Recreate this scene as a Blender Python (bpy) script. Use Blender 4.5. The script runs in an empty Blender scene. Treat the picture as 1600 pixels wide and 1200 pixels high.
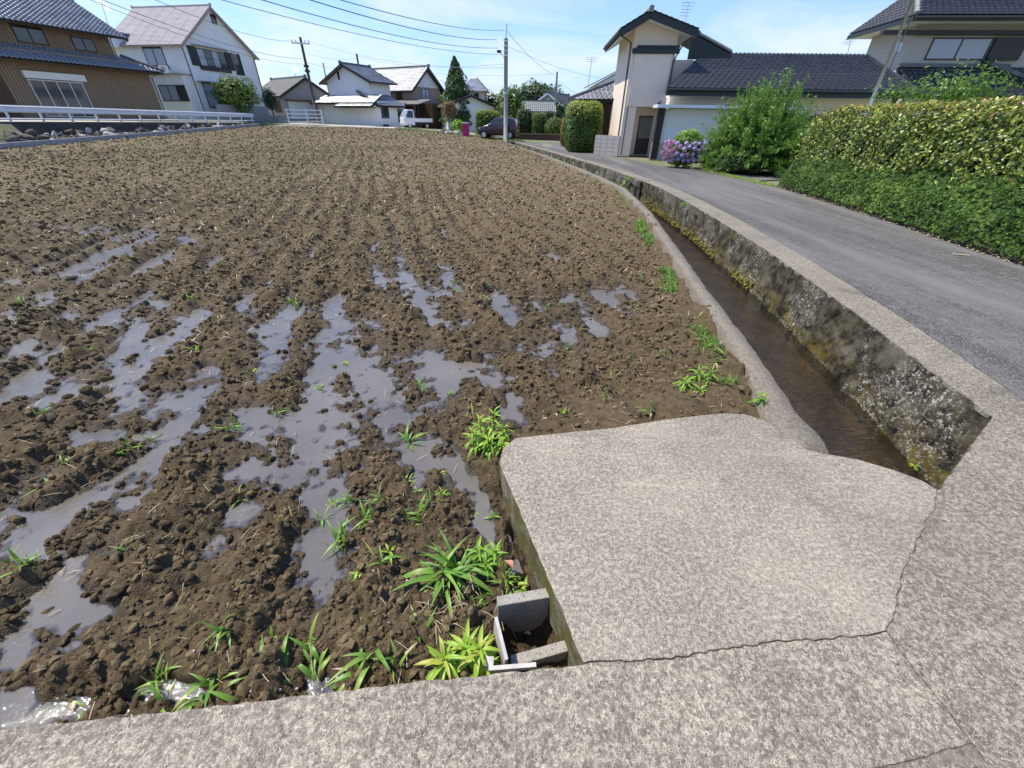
import bpy, math, random
import numpy as np
from mathutils import Vector, Matrix, Euler
R = math.radians
random.seed(7); rng = np.random.default_rng(7)
S = bpy.context.scene
COL = S.collection

# ------------------------------------------------------------------ camera
F_PX, PITCH, ROLL, CAM_H = 615.0, R(33.8), R(1.0), 1.55
c_f = np.array([0, math.cos(PITCH), -math.sin(PITCH)]); c_u0 = np.array([0, math.sin(PITCH), math.cos(PITCH)]); c_r0 = np.array([1., 0, 0])
c_r = math.cos(ROLL)*c_r0 + math.sin(ROLL)*c_u0; c_u = -math.sin(ROLL)*c_r0 + math.cos(ROLL)*c_u0
C0 = np.array([0, 0, CAM_H])
cam = bpy.data.cameras.new('camera'); cam.sensor_width = 36; cam.lens = 36*F_PX/1600; cam.clip_start = .05; cam.clip_end = 4000
camo = bpy.data.objects.new('camera', cam); COL.objects.link(camo)
M = Matrix.Identity(4)
for i in range(3):
    M[i][0], M[i][1], M[i][2], M[i][3] = c_r[i], c_u[i], -c_f[i], C0[i]
camo.matrix_world = M
S.camera = camo

# ------------------------------------------------------------------ sky, sun, exposure
SUN = Vector((-.46, .13, .88)).normalized()
EL = math.asin(SUN.z); AZ = math.atan2(SUN.x, SUN.y)
W = bpy.data.worlds.new('World'); S.world = W; W.use_nodes = True
wn, wl = W.node_tree.nodes, W.node_tree.links
wn.clear()
wout = wn.new('ShaderNodeOutputWorld'); wbg = wn.new('ShaderNodeBackground'); wbg.inputs['Strength'].default_value = .15
sky = wn.new('ShaderNodeTexSky'); sky.sky_type = 'NISHITA'; sky.sun_disc = False
sky.sun_elevation = EL; sky.sun_rotation = AZ; sky.altitude = 20; sky.air_density = 1.0; sky.dust_density = .5; sky.ozone_density = 1.3
wtc = wn.new('ShaderNodeTexCoord'); wsep = wn.new('ShaderNodeSeparateXYZ'); wl.new(wtc.outputs['Generated'], wsep.inputs[0])
def wmath(op, a, b=None):
    n = wn.new('ShaderNodeMath'); n.operation = op
    for i, q in enumerate((a, b)):
        if q is None: continue
        if isinstance(q, (int, float)): n.inputs[i].default_value = q
        else: wl.new(q, n.inputs[i])
    return n.outputs[0]
zz = wmath('ADD', wmath('MAXIMUM', wsep.outputs['Z'], 0.0), .12)
wcmb = wn.new('ShaderNodeCombineXYZ'); wl.new(wmath('DIVIDE', wsep.outputs['X'], zz), wcmb.inputs[0]); wl.new(wmath('DIVIDE', wsep.outputs['Y'], zz), wcmb.inputs[1])
wno = wn.new('ShaderNodeTexNoise'); wno.inputs['Scale'].default_value = .62; wno.inputs['Detail'].default_value = 7; wno.inputs['Roughness'].default_value = .58; wno.inputs['Distortion'].default_value = .5
wl.new(wcmb.outputs[0], wno.inputs['Vector'])
wr = wn.new('ShaderNodeValToRGB'); wr.color_ramp.elements[0].position = .44; wr.color_ramp.elements[1].position = .60
wl.new(wno.outputs['Fac'], wr.inputs[0])
# cloud and haze gather towards the horizon
lowz = wmath('POWER', wmath('SUBTRACT', 1.0, wmath('MINIMUM', wmath('MAXIMUM', wsep.outputs['Z'], 0.0), 1.0)), 7.0)
cfac = wmath('MINIMUM', wmath('ADD', wmath('MULTIPLY', wr.outputs[0], wmath('MULTIPLY', wmath('POWER', wmath('SUBTRACT', 1.0, wmath('MINIMUM', wmath('MAXIMUM', wsep.outputs['Z'], 0.0), 1.0)), 2.2), .85)), wmath('MULTIPLY', lowz, .03)), .92)
wmix = wn.new('ShaderNodeMix'); wmix.data_type = 'RGBA'
wair = wn.new('ShaderNodeMix'); wair.data_type = 'RGBA'; wl.new(wmath('MULTIPLY', lowz, .80), wair.inputs['Factor']); wtint = wn.new('ShaderNodeMix'); wtint.data_type = 'RGBA'; wtint.blend_type = 'MULTIPLY'; wtint.inputs['Factor'].default_value = 1; wl.new(sky.outputs[0], wtint.inputs['A']); wtint.inputs['B'].default_value = (.58, .71, .95, 1)
wl.new(wtint.outputs['Result'], wair.inputs['A']); wair.inputs['B'].default_value = (2.2, 2.95, 4.2, 1)
wl.new(cfac, wmix.inputs['Factor']); wl.new(wair.outputs['Result'], wmix.inputs['A']); wmix.inputs['B'].default_value = (3.9, 4.1, 4.35, 1)
wl.new(wmix.outputs['Result'], wbg.inputs['Color']); wl.new(wbg.outputs[0], wout.inputs[0])
sl = bpy.data.lights.new('sun', 'SUN'); sl.energy = 3.5; sl.angle = R(.53); sl.color = (1, .925, .795)
so = bpy.data.objects.new('sun', sl); COL.objects.link(so); so.rotation_euler = (-SUN).to_track_quat('-Z', 'Y').to_euler()
S.view_settings.view_transform = 'Standard'; S.view_settings.look = 'None'; S.view_settings.gamma = 1; S.view_settings.exposure = .74
S.view_settings.use_curve_mapping = False
S.render.engine = 'CYCLES'; S.cycles.max_bounces = 8; S.cycles.transparent_max_bounces = 16; S.cycles.use_denoising = True

# ------------------------------------------------------------------ from a pixel of the photograph to a place in the world
def ray(px, py): return c_f + (px-800)/F_PX*c_r - (py-600)/F_PX*c_u
def G(px, py, z=0.0):
    d = ray(px, py); return C0 + (z-CAM_H)/d[2]*d
def V(px, py, Y):
    d = ray(px, py); return C0 + d*(Y/d[1])

# ------------------------------------------------------------------ materials
def mat(name, col=(.5, .5, .5), rough=.7, metal=0, spec=.5):
    m = bpy.data.materials.new(name); m.use_nodes = True
    b = m.node_tree.nodes['Principled BSDF']
    b.inputs['Base Color'].default_value = (*col, 1); b.inputs['Roughness'].default_value = rough
    b.inputs['Metallic'].default_value = metal; b.inputs['Specular IOR Level'].default_value = spec
    return m
class NT:
    """short hand for wiring a material's nodes"""
    def __init__(s, m): s.m = m; s.n = m.node_tree.nodes; s.l = m.node_tree.links; s.b = s.n.get('Principled BSDF')
    def new(s, t, **k):
        q = s.n.new('ShaderNode'+t)
        for a, b in k.items(): setattr(q, a, b)
        return q
    def put(s, sock, v):
        if hasattr(v, 'is_output'): s.l.new(v, sock)
        else: sock.default_value = (*v, 1) if isinstance(v, tuple) and len(v) == 3 and sock.type == 'RGBA' else v
    def co(s, kind='Object', scale=(1, 1, 1)):
        t = s.new('TexCoord'); mp = s.new('Mapping'); mp.inputs['Scale'].default_value = scale
        s.l.new(t.outputs[kind], mp.inputs[0]); return mp.outputs[0]
    def pos(s): return s.new('NewGeometry').outputs['Position']
    def noise(s, v, sc, det=4, ro=.55, dist=0):
        q = s.new('TexNoise'); s.put(q.inputs['Vector'], v); q.inputs['Scale'].default_value = sc; q.inputs['Detail'].default_value = det
        q.inputs['Roughness'].default_value = ro; q.inputs['Distortion'].default_value = dist; return q.outputs['Fac']
    def vor(s, v, sc, feat='F1', out='Distance', rand=1.0):
        q = s.new('TexVoronoi'); q.feature = feat; s.put(q.inputs['Vector'], v); q.inputs['Scale'].default_value = sc; q.inputs['Randomness'].default_value = rand; return q.outputs[out]
    def ramp(s, f, stops):
        q = s.new('ValToRGB'); e = q.color_ramp.elements
        while len(e) < len(stops): e.new(.5)
        for i, (p, c) in enumerate(stops): e[i].position = p; e[i].color = (*c, 1) if isinstance(c, tuple) else (c, c, c, 1)
        s.put(q.inputs[0], f); return q.outputs[0]
    def mix(s, f, a, b, bt='MIX'):
        q = s.new('Mix'); q.data_type = 'RGBA'; q.blend_type = bt
        s.put(q.inputs['Factor'], f); s.put(q.inputs['A'], a); s.put(q.inputs['B'], b); return q.outputs['Result']
    def math(s, op, a, b=0.0, clamp=False):
        q = s.new('Math'); q.operation = op; q.use_clamp = clamp; s.put(q.inputs[0], a); s.put(q.inputs[1], b); return q.outputs[0]
    def sep(s, v):
        q = s.new('SeparateXYZ'); s.put(q.inputs[0], v); return q.outputs
    def attr(s, n): return s.new('Attribute', attribute_name=n).outputs['Fac']
    def col(s, c): s.put(s.b.inputs['Base Color'], c)
    def rough(s, c): s.put(s.b.inputs['Roughness'], c)
    def bump(s, h, st=.5, d=.01, prev=None):
        q = s.new('Bump'); q.inputs['Strength'].default_value = st; q.inputs['Distance'].default_value = d; s.put(q.inputs['Height'], h)
        if prev is not None: s.l.new(prev, q.inputs['Normal'])
        s.l.new(q.outputs[0], s.b.inputs['Normal']); return q.outputs[0]

def noisy(name, c1, c2, sc=6, rough=.8, bump=.0, bsc=60, det=5, stretch=(1, 1, 1), metal=0, spec=.4):
    m = mat(name, c1, rough, metal, spec); t = NT(m); v = t.co('Object', stretch)
    t.col(t.mix(t.ramp(t.noise(v, sc, det), [(.35, 0.), (.68, 1.)]), c1, c2))
    if bump: t.bump(t.noise(v, bsc, 4), bump, .01)
    return m

def concrete(name, lo, hi, matrix, sc, wear=.5, bump=.6, dark=(.08, .075, .07)):
    """weathered concrete: aggregate stones in a pale matrix, worn smooth in places"""
    m = mat(name, lo, .85, 0, .35); t = NT(m); v = t.pos()
    wob = t.new('VectorMath', operation='MULTIPLY_ADD'); nz = t.new('TexNoise'); t.put(nz.inputs['Vector'], v); nz.inputs['Scale'].default_value = sc*.7
    t.l.new(nz.outputs['Color'], wob.inputs[0]); wob.inputs[1].default_value = (1.15/sc,)*3; t.put(wob.inputs[2], v)
    p = wob.outputs[0]
    d1 = t.vor(p, sc); cc = t.sep(t.vor(p, sc, out='Color')); e1 = t.vor(p, sc, 'DISTANCE_TO_EDGE'); e2 = t.vor(p, sc*2.1, 'DISTANCE_TO_EDGE'); c2 = t.sep(t.vor(p, sc*2.1, out='Color'))
    c = t.mix(.45, t.ramp(cc[0], [(0., lo), (1., hi)]), t.ramp(c2[1], [(0., lo), (1., hi)]))
    c = t.mix(t.ramp(cc[2], [(.90, 0.), (.94, .8)]), c, dark)                       # the odd dark pebble
    brk = t.ramp(t.noise(v, sc*.9, 4, .65), [(.46, 0.), (.60, 1.)])                  # pale cement between the stones, worn away in places
    vein = t.math('MAXIMUM', t.math('MULTIPLY', t.ramp(e1, [(.01, .85), (.13, 0.)]), brk), t.math('MULTIPLY', t.ramp(e2, [(.02, .7), (.20, 0.)]), t.ramp(t.noise(v, sc*.5, 4), [(.46, 0.), (.60, 1.)])))
    c = t.mix(vein, c, matrix)
    n1 = t.noise(v, 1.7, 7, .62); n2 = t.noise(v, 11, 5, .6)
    c = t.mix(t.math('MULTIPLY', t.math('MULTIPLY', t.ramp(n1, [(.45, 0.), (.72, 1.)]), t.ramp(t.noise(v, sc*1.4, 3, .7), [(.42, 0.), (.62, 1.)])), wear), c, tuple(x*.92 for x in matrix))
    c = t.mix(t.math('MULTIPLY', t.ramp(n2, [(.30, 1.), (.48, 0.)]), .30), c, tuple(x*.72 for x in lo))
    c = t.mix(t.math('MULTIPLY', t.ramp(t.noise(v, .8, 6, .6), [(.3, 1.), (.5, 0.)]), .30), c, tuple(x*.85 for x in lo))
    c = t.mix(t.math('MULTIPLY', t.ramp(t.noise(v, 3.1, 8, .7), [(.60, 0.), (.70, 1.)]), .30), c, tuple(x*.8 for x in matrix))
    st = t.new('Mapping'); st.inputs['Rotation'].default_value = (0, 0, R(28)); st.inputs['Scale'].default_value = (.9, 7, 1); t.put(st.inputs[0], v)
    c = t.mix(t.math('MULTIPLY', t.ramp(t.noise(st.outputs[0], 1.6, 8, .72), [(.58, 0.), (.70, 1.)]), .35), c, tuple(x*.9 for x in matrix))
    c = t.mix(t.math('MULTIPLY', t.ramp(t.noise(v, 1.3, 9, .66, 1.2), [(.54, 0.), (.68, 1.)]), .5), c, tuple(x*.75 for x in lo))
    t.col(c)
    h = t.math('ADD', t.math('MULTIPLY', t.ramp(d1, [(.1, 1.), (.6, 0.)]), .6), t.math('MULTIPLY', t.noise(v, sc*3, 3), .8))
    t.bump(h, bump, .0028)
    return m

def leafmat(name, stops, trans=.35, rough=.42, spec=.45):
    """leaf colour from the per-leaf number 'rnd'; light comes through the blade"""
    m = mat(name, (.1, .2, .05), rough, 0, spec); t = NT(m)
    c = t.ramp(t.attr('rnd'), stops); t.col(c)
    tr = t.new('BsdfTranslucent'); mx = t.new('MixShader'); mx.inputs[0].default_value = trans
    g = t.mix(.5, c, (.30, .48, .06)); t.put(tr.inputs['Color'], g)
    out = t.n['Material Output']; t.l.new(t.b.outputs[0], mx.inputs[1]); t.l.new(tr.outputs[0], mx.inputs[2]); t.l.new(mx.outputs[0], out.inputs[0])
    return m

def water(name, milk, amount, ripple, rsc, tint=(.80, .78, .70), stretch=(1, 1, 1), rough=.03, ior=1.42, deep=0):
    m = mat(name); t = NT(m); t.n.remove(t.b); t.b = None
    v = t.co('Object', stretch)
    fr = t.new('Fresnel'); fr.inputs['IOR'].default_value = ior
    bp = t.new('Bump'); bp.inputs['Strength'].default_value = ripple; bp.inputs['Distance'].default_value = .03
    hgt = t.math('ADD', t.noise(v, rsc, 3, .5, .6), t.math('MULTIPLY', t.noise(v, rsc*3.4, 3), .35)); t.put(bp.inputs['Height'], hgt)
    gl = t.new('BsdfGlossy'); gl.inputs['Roughness'].default_value = rough
    tr = t.new('BsdfTransparent'); tr.inputs['Color'].default_value = (*tint, 1)
    df = t.new('BsdfDiffuse')
    spk = t.ramp(t.vor(v, 55), [(.05, 1.), (.13, 0.)])
    t.put(df.inputs['Color'], t.mix(t.math('MULTIPLY', spk, t.ramp(t.noise(v, 5, 4), [(.5, 0.), (.6, 1.)])), milk, (.75, .74, .7)))
    for q in (fr, gl): t.l.new(bp.outputs[0], q.inputs['Normal'])
    m1 = t.new('MixShader'); fm_ = t.math('MULTIPLY', t.ramp(t.noise(v, 1.4, 5), [(.30, .55), (.70, 1.)]), amount)
    if deep: fm_ = t.math('MULTIPLY', fm_, t.math('ADD', .06, t.math('DIVIDE', t.attr('depth'), deep), True))
    t.put(m1.inputs[0], fm_); t.l.new(tr.outputs[0], m1.inputs[1]); t.l.new(df.outputs[0], m1.inputs[2])
    m2 = t.new('MixShader'); t.l.new(fr.outputs[0], m2.inputs[0]); t.l.new(m1.outputs[0], m2.inputs[1]); t.l.new(gl.outputs[0], m2.inputs[2])
    t.l.new(m2.outputs[0], t.n['Material Output'].inputs[0])
    return m

def soilmat():
    m = mat('soil', (.12, .08, .05), .9, 0, .25); t = NT(m); v = t.pos()
    dry = t.attr('dry'); wet = t.attr('wet')
    n = t.ramp(t.noise(v, 23, 6, .65), [(.3, 0.), (.72, 1.)])
    a = t.mix(n, (.036, .026, .013), (.140, .099, .048))
    b = t.mix(n, (.105, .081, .040), (.23, .187, .104))
    c = t.mix(dry, a, b)
    c = t.mix(t.math('MULTIPLY', t.ramp(t.noise(v, .35, 5, .6), [(.4, 0.), (.65, 1.)]), .35), c, (.075, .058, .033))
    c = t.mix(t.math('MULTIPLY', t.ramp(t.noise(v, 3.2, 5), [(.42, 0.), (.62, 1.)]), .35), c, (.15, .105, .065))
    c = t.mix(t.math('MULTIPLY', t.ramp(t.noise(v, 160, 2), [(.66, 0.), (.72, 1.)]), .5), c, (.42, .36, .26))
    c = t.mix(t.math('MULTIPLY', wet, .55), c, (.045, .031, .02))
    t.col(c); t.rough(t.math('SUBTRACT', .92, t.math('MULTIPLY', wet, .5)))
    h = t.math('ADD', t.noise(v, 70, 5, .7), t.math('MULTIPLY', t.vor(v, 110), .5))
    t.bump(h, .7, .012)
    return m
def clodmat():
    m = mat('clod', (.13, .09, .055), .92, 0, .2); t = NT(m); v = t.pos()
    oi = t.new('ObjectInfo').outputs['Random']; dry = t.attr('dry_i')
    ia = t.new('Attribute', attribute_name='dry_i'); ia.attribute_type = 'INSTANCER'
    a = t.mix(oi, (.042, .030, .015), (.180, .130, .064)); b = t.mix(oi, (.105, .081, .040), (.26, .212, .118))
    c = t.mix(ia.outputs['Fac'], a, b)
    c = t.mix(t.math('MULTIPLY', t.ramp(t.noise(v, 60, 5), [(.4, 0.), (.66, 1.)]), .4), c, (.20, .16, .105))
    iw = t.new('Attribute', attribute_name='wet_i'); iw.attribute_type = 'INSTANCER'; c = t.mix(t.math('MULTIPLY', iw.outputs['Fac'], .45), c, (.05, .036, .02))
    t.col(c); t.bump(t.noise(v, 130, 4, .7), .6, .006)
    return m

K = dict(
 soil=soilmat(), clod=clodmat(),
 apron=concrete('apron concrete', (.125, .108, .088), (.225, .195, .155), (.66, .58, .44), 88, .35, 1.1),
 slab=concrete('slab concrete', (.135, .115, .092), (.245, .210, .168), (.66, .58, .45), 115, .55, .8, (.10, .09, .078)),
 pave=concrete('pavement concrete', (.096, .084, .067), (.178, .155, .122), (.58, .51, .39), 92, .3, .9),
 kerb=concrete('kerb concrete', (.11, .094, .072), (.215, .187, .145), (.38, .33, .25), 95, .25, 1.0),
 tan=noisy('tan render', (.80, .685, .56), (.84, .73, .61), 3, .9, .12, 90),
 white=noisy('white render', (.88, .87, .84), (.83, .82, .785), 1.2, .9, .05, 90),
 cream=noisy('cream render', (.62, .57, .47), (.55, .50, .41), 2, .9, .05),
 pinkb=noisy('pinkish cladding', (.42, .31, .26), (.36, .26, .215), 2, .85, .1, 30, stretch=(.3, .3, 8)),
 greyw=noisy('grey wall', (.42, .41, .39), (.36, .35, .33), 3, .9),
 fascia=mat('dark green fascia', (.018, .028, .027), .5), darktrim=mat('dark brown trim', (.03, .024, .02), .5),
 black=mat('black paint', (.012, .013, .013), .5), gutter=mat('brown gutter pipe', (.05, .042, .04), .45),
 tile_d=noisy('dark glazed roof tile', (.029, .028, .031), (.054, .052, .056), 2.5, .38, spec=.55),
 tile_g=noisy('silver grey smoked tile', (.20, .205, .215), (.34, .345, .355), 1.2, .33, metal=.35, spec=.6),
 tile_o=noisy('old grey roof tile', (.135, .13, .125), (.21, .20, .185), 2.2, .6),
 tile_w=noisy('pale pink shingle', (.43, .395, .385), (.50, .465, .45), 1.5, .7),
 ridge_g=noisy('ridge tile', (.09, .092, .10), (.16, .16, .165), 3, .5),
 verdig=noisy('mossy pale tile', (.17, .185, .165), (.33, .34, .31), 7, .6),
 glass=mat('window glass', (.035, .045, .05), .06, 0, .8), glass2=mat('curtained window glass', (.30, .34, .40), .12, 0, .8),
 alu=mat('dark window frame', (.04, .036, .034), .4, .4), alul=mat('silver window frame', (.55, .55, .56), .4, .6),
 wood=noisy('brown timber boarding', (.26, .18, .108), (.34, .25, .16), 1.6, .72, .15, 8, stretch=(6, 6, .4)),
 woodd=noisy('dark timber', (.075, .042, .022), (.12, .07, .036), 2, .7, stretch=(6, 6, .5)),
 rail=noisy('white painted steel', (.74, .76, .79), (.62, .64, .66), 5, .4), rust=noisy('rusty sheet', (.22, .10, .06), (.32, .16, .1), 4, .8),
 polec=noisy('grey pole concrete', (.30, .29, .275), (.38, .365, .345), 4, .85, .1), polew=noisy('tarred pole', (.105, .075, .055), (.16, .12, .09), 3, .8),
 steel=mat('galvanised steel', (.55, .56, .57), .35, .8), wire=mat('cable sheath', (.12, .125, .135), .5),
 stone=noisy('field stone', (.05, .044, .036), (.15, .135, .115), 5, .9, .4, 22), stonel=noisy('pale stone', (.34, .325, .30), (.50, .48, .45), 5, .9, .3, 22),
 block=noisy('concrete block', (.30, .285, .26), (.40, .385, .355), 5, .9, .2, 60), blockd=noisy('mortar', (.17, .16, .15), (.22, .21, .2), 8, .9),
 curb=noisy('grey kerb block', (.25, .26, .275), (.33, .34, .355), 4, .88, .15, 60),
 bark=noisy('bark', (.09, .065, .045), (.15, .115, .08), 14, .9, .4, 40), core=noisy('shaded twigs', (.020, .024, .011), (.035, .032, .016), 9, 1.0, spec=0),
 panel=mat('white enamelled sheet', (.76, .79, .83), .35), paintw=mat('white vehicle paint', (.80, .80, .80), .25, 0, .6),
 plum=mat('plum vehicle paint', (.062, .032, .048), .22, .3, .6), rubber=mat('tyre rubber', (.02, .02, .02), .8), chrome=mat('wheel alloy', (.55, .55, .56), .3, .8),
 red=mat('red lamp lens', (.35, .01, .012), .2), clear=mat('clear lamp lens', (.6, .62, .64), .12), yellow=mat('yellow plate', (.75, .55, .05), .5),
 magenta=noisy('magenta panel', (.38, .015, .11), (.45, .03, .15), 3, .5), straw=noisy('dry straw', (.42, .34, .21), (.56, .47, .32), 30, .9),
 deadleaf=noisy('dead leaf', (.36, .17, .10), (.45, .25, .15), 30, .8), boardw=noisy('weathered board', (.52, .50, .46), (.40, .37, .33), 20, .85, .2, 60, stretch=(1, 1, 6)),
 kerbl=noisy('mortar stain', (.30, .27, .21), (.38, .34, .265), 40, 1), dirt=noisy('packed dirt', (.09, .078, .06), (.22, .195, .155), 30, 1, .4, 120), boxc=concrete('box concrete', (.26, .24, .205), (.36, .335, .29), (.45, .41, .34), 150, .4, .7),
 lane=noisy('pale lane', (.42, .39, .34), (.50, .47, .42), .8, .95, .1, 30), green=leafmat('meadow grass', [(0, (.09, .16, .03)), (1, (.20, .30, .06))], .3),
 petal_p=mat('pink petal', (.62, .27, .52), .6), petal_l=mat('lilac petal', (.47, .36, .70), .6), petal_b=mat('pale lavender petal', (.60, .54, .80), .6),
 weed=leafmat('bright weed leaf', [(0, (.13, .28, .022)), (.5, (.22, .41, .035)), (.92, (.38, .53, .055)), (1, (.50, .46, .09))], .34),
 grassb=leafmat('grass blade', [(0, (.08, .20, .03)), (.6, (.17, .34, .045)), (.9, (.32, .45, .08)), (1, (.48, .42, .16))], .34),
 photinia=leafmat('photinia leaf', [(0, (.03, .06, .01)), (.35, (.12, .18, .022)), (.62, (.28, .32, .04)), (.80, (.42, .44, .06)), (.93, (.33, .24, .06)), (1, (.33, .10, .05))], .25, .36, .5),
 ivy=leafmat('ivy leaf', [(0, (.016, .042, .007)), (.5, (.052, .112, .016)), (1, (.17, .26, .042))], .22, .55, .25),
 feather=leafmat('feathery leaf', [(0, (.06, .14, .018)), (.6, (.11, .23, .028)), (1, (.22, .34, .05))], .38),
 hedge=leafmat('clipped hedge leaf', [(0, (.035, .085, .016)), (.55, (.07, .145, .024)), (1, (.27, .33, .045))], .28),
 dark=leafmat('dark evergreen leaf', [(0, (.022, .052, .018)), (.6, (.045, .09, .028)), (1, (.10, .15, .04))], .22),
 redleaf=leafmat('reddish leaf', [(0, (.16, .07, .035)), (.6, (.26, .10, .06)), (1, (.20, .20, .06))], .3),
 paddyw=water('paddy water', (.285, .25, .195), .64, .16, 34, (.86, .81, .70), (1, 1, 1), .02, 1.95, .016), chanw=water('channel water', (.10, .08, .05), .08, 1.0, 11, (.72, .64, .49), (.8, 2.6, 1), .02, 1.9),
)
def asphalt():
    m = mat('asphalt', (.1, .1, .1), .88, 0, .3); t = NT(m); v = t.pos()
    d = t.sep(t.vor(v, 120, out='Color'))[0]
    c = t.ramp(d, [(0, (.046, .043, .040)), (.6, (.090, .085, .080)), (.9, (.15, .145, .138)), (1, (.27, .26, .25))])
    st = t.new('Mapping'); st.inputs['Rotation'].default_value = (0, 0, R(-4)); st.inputs['Scale'].default_value = (1.5, .16, 1); t.put(st.inputs[0], v)
    c = t.mix(t.ramp(t.noise(st.outputs[0], 1.1, 6, .6), [(.40, 0.), (.66, .8)]), c, (.185, .176, .164))
    c = t.mix(t.math('MULTIPLY', t.ramp(t.noise(v, 6, 6, .65), [(.52, 0.), (.70, 1.)]), .5), c, (.21, .203, .19))
    t.col(c); t.bump(t.vor(v, 120), .5, .003)
    return m
K['asphalt'] = asphalt()
def wallmat():
    """old channel wall: dark algae, white lichen, ochre moss low down, bare concrete at broken places"""
    m = mat('algae covered wall', (.06, .05, .04), .92, 0, .3); t = NT(m); v = t.pos(); z = t.sep(v)[2]; ob = t.co('Object', (1, 1, 1))
    c = t.mix(t.ramp(t.noise(v, 8, 11, .72), [(.42, 0.), (.60, 1.)]), (.016, .014, .008), (.115, .098, .06))
    c = t.mix(t.ramp(t.noise(v, 2.2, 6, .62), [(.56, 0.), (.66, .7)]), c, (.17, .155, .12))
    low = t.math('MULTIPLY', t.ramp(z, [(0, 1.), (1, 1.)]), 1.0)
    zl = t.math('MULTIPLY', t.math('ADD', t.math('MULTIPLY', z, -1.0), -.28), 4.0, True)
    c = t.mix(t.math('MULTIPLY', zl, t.ramp(t.noise(v, 4.5, 5), [(.46, 0.), (.60, .85)])), c, (.125, .092, .018))
    c = t.mix(t.math('MULTIPLY', zl, t.ramp(t.noise(v, 9, 5), [(.60, 0.), (.66, .8)])), c, (.11, .13, .02))
    lich = t.math('MULTIPLY', t.ramp(t.noise(v, 1.25, 4), [(.46, 0.), (.56, 1.)]), t.ramp(t.noise(v, 34, 10, .85), [(.53, 0.), (.58, 1.)]))
    c = t.mix(t.math('MULTIPLY', lich, t.ramp(z, [(0, 1.), (1, 1.)])), c, (.60, .585, .52))
    t.col(c); t.bump(t.noise(v, 38, 6, .7), 1.0, .02)
    return m
K['cwall'] = wallmat()
def mossmat():
    m = mat('mossy slab edge', (.2, .18, .14), .95, 0, .2); t = NT(m); v = t.pos()
    c = t.mix(t.ramp(t.noise(v, 14, 5), [(.35, 0.), (.6, 1.)]), (.10, .082, .045), (.25, .225, .17))
    c = t.mix(t.ramp(t.noise(v, 6, 5), [(.46, 0.), (.58, .8)]), c, (.115, .115, .02))
    t.col(c); t.bump(t.noise(v, 70, 5, .7), 1, .01); return m
K['moss'] = mossmat()
def groundmat():
    m = mat('yard ground', (.2, .18, .13), .95, 0, .2); t = NT(m); v = t.pos()
    c = t.mix(t.ramp(t.noise(v, .5, 6), [(.4, 0.), (.6, 1.)]), (.20, .175, .13), (.10, .15, .04))
    c = t.mix(t.ramp(t.noise(v, 7, 5), [(.4, 0.), (.7, .5)]), c, (.28, .25, .18))
    t.col(c); return m
K['ground'] = groundmat()

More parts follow.
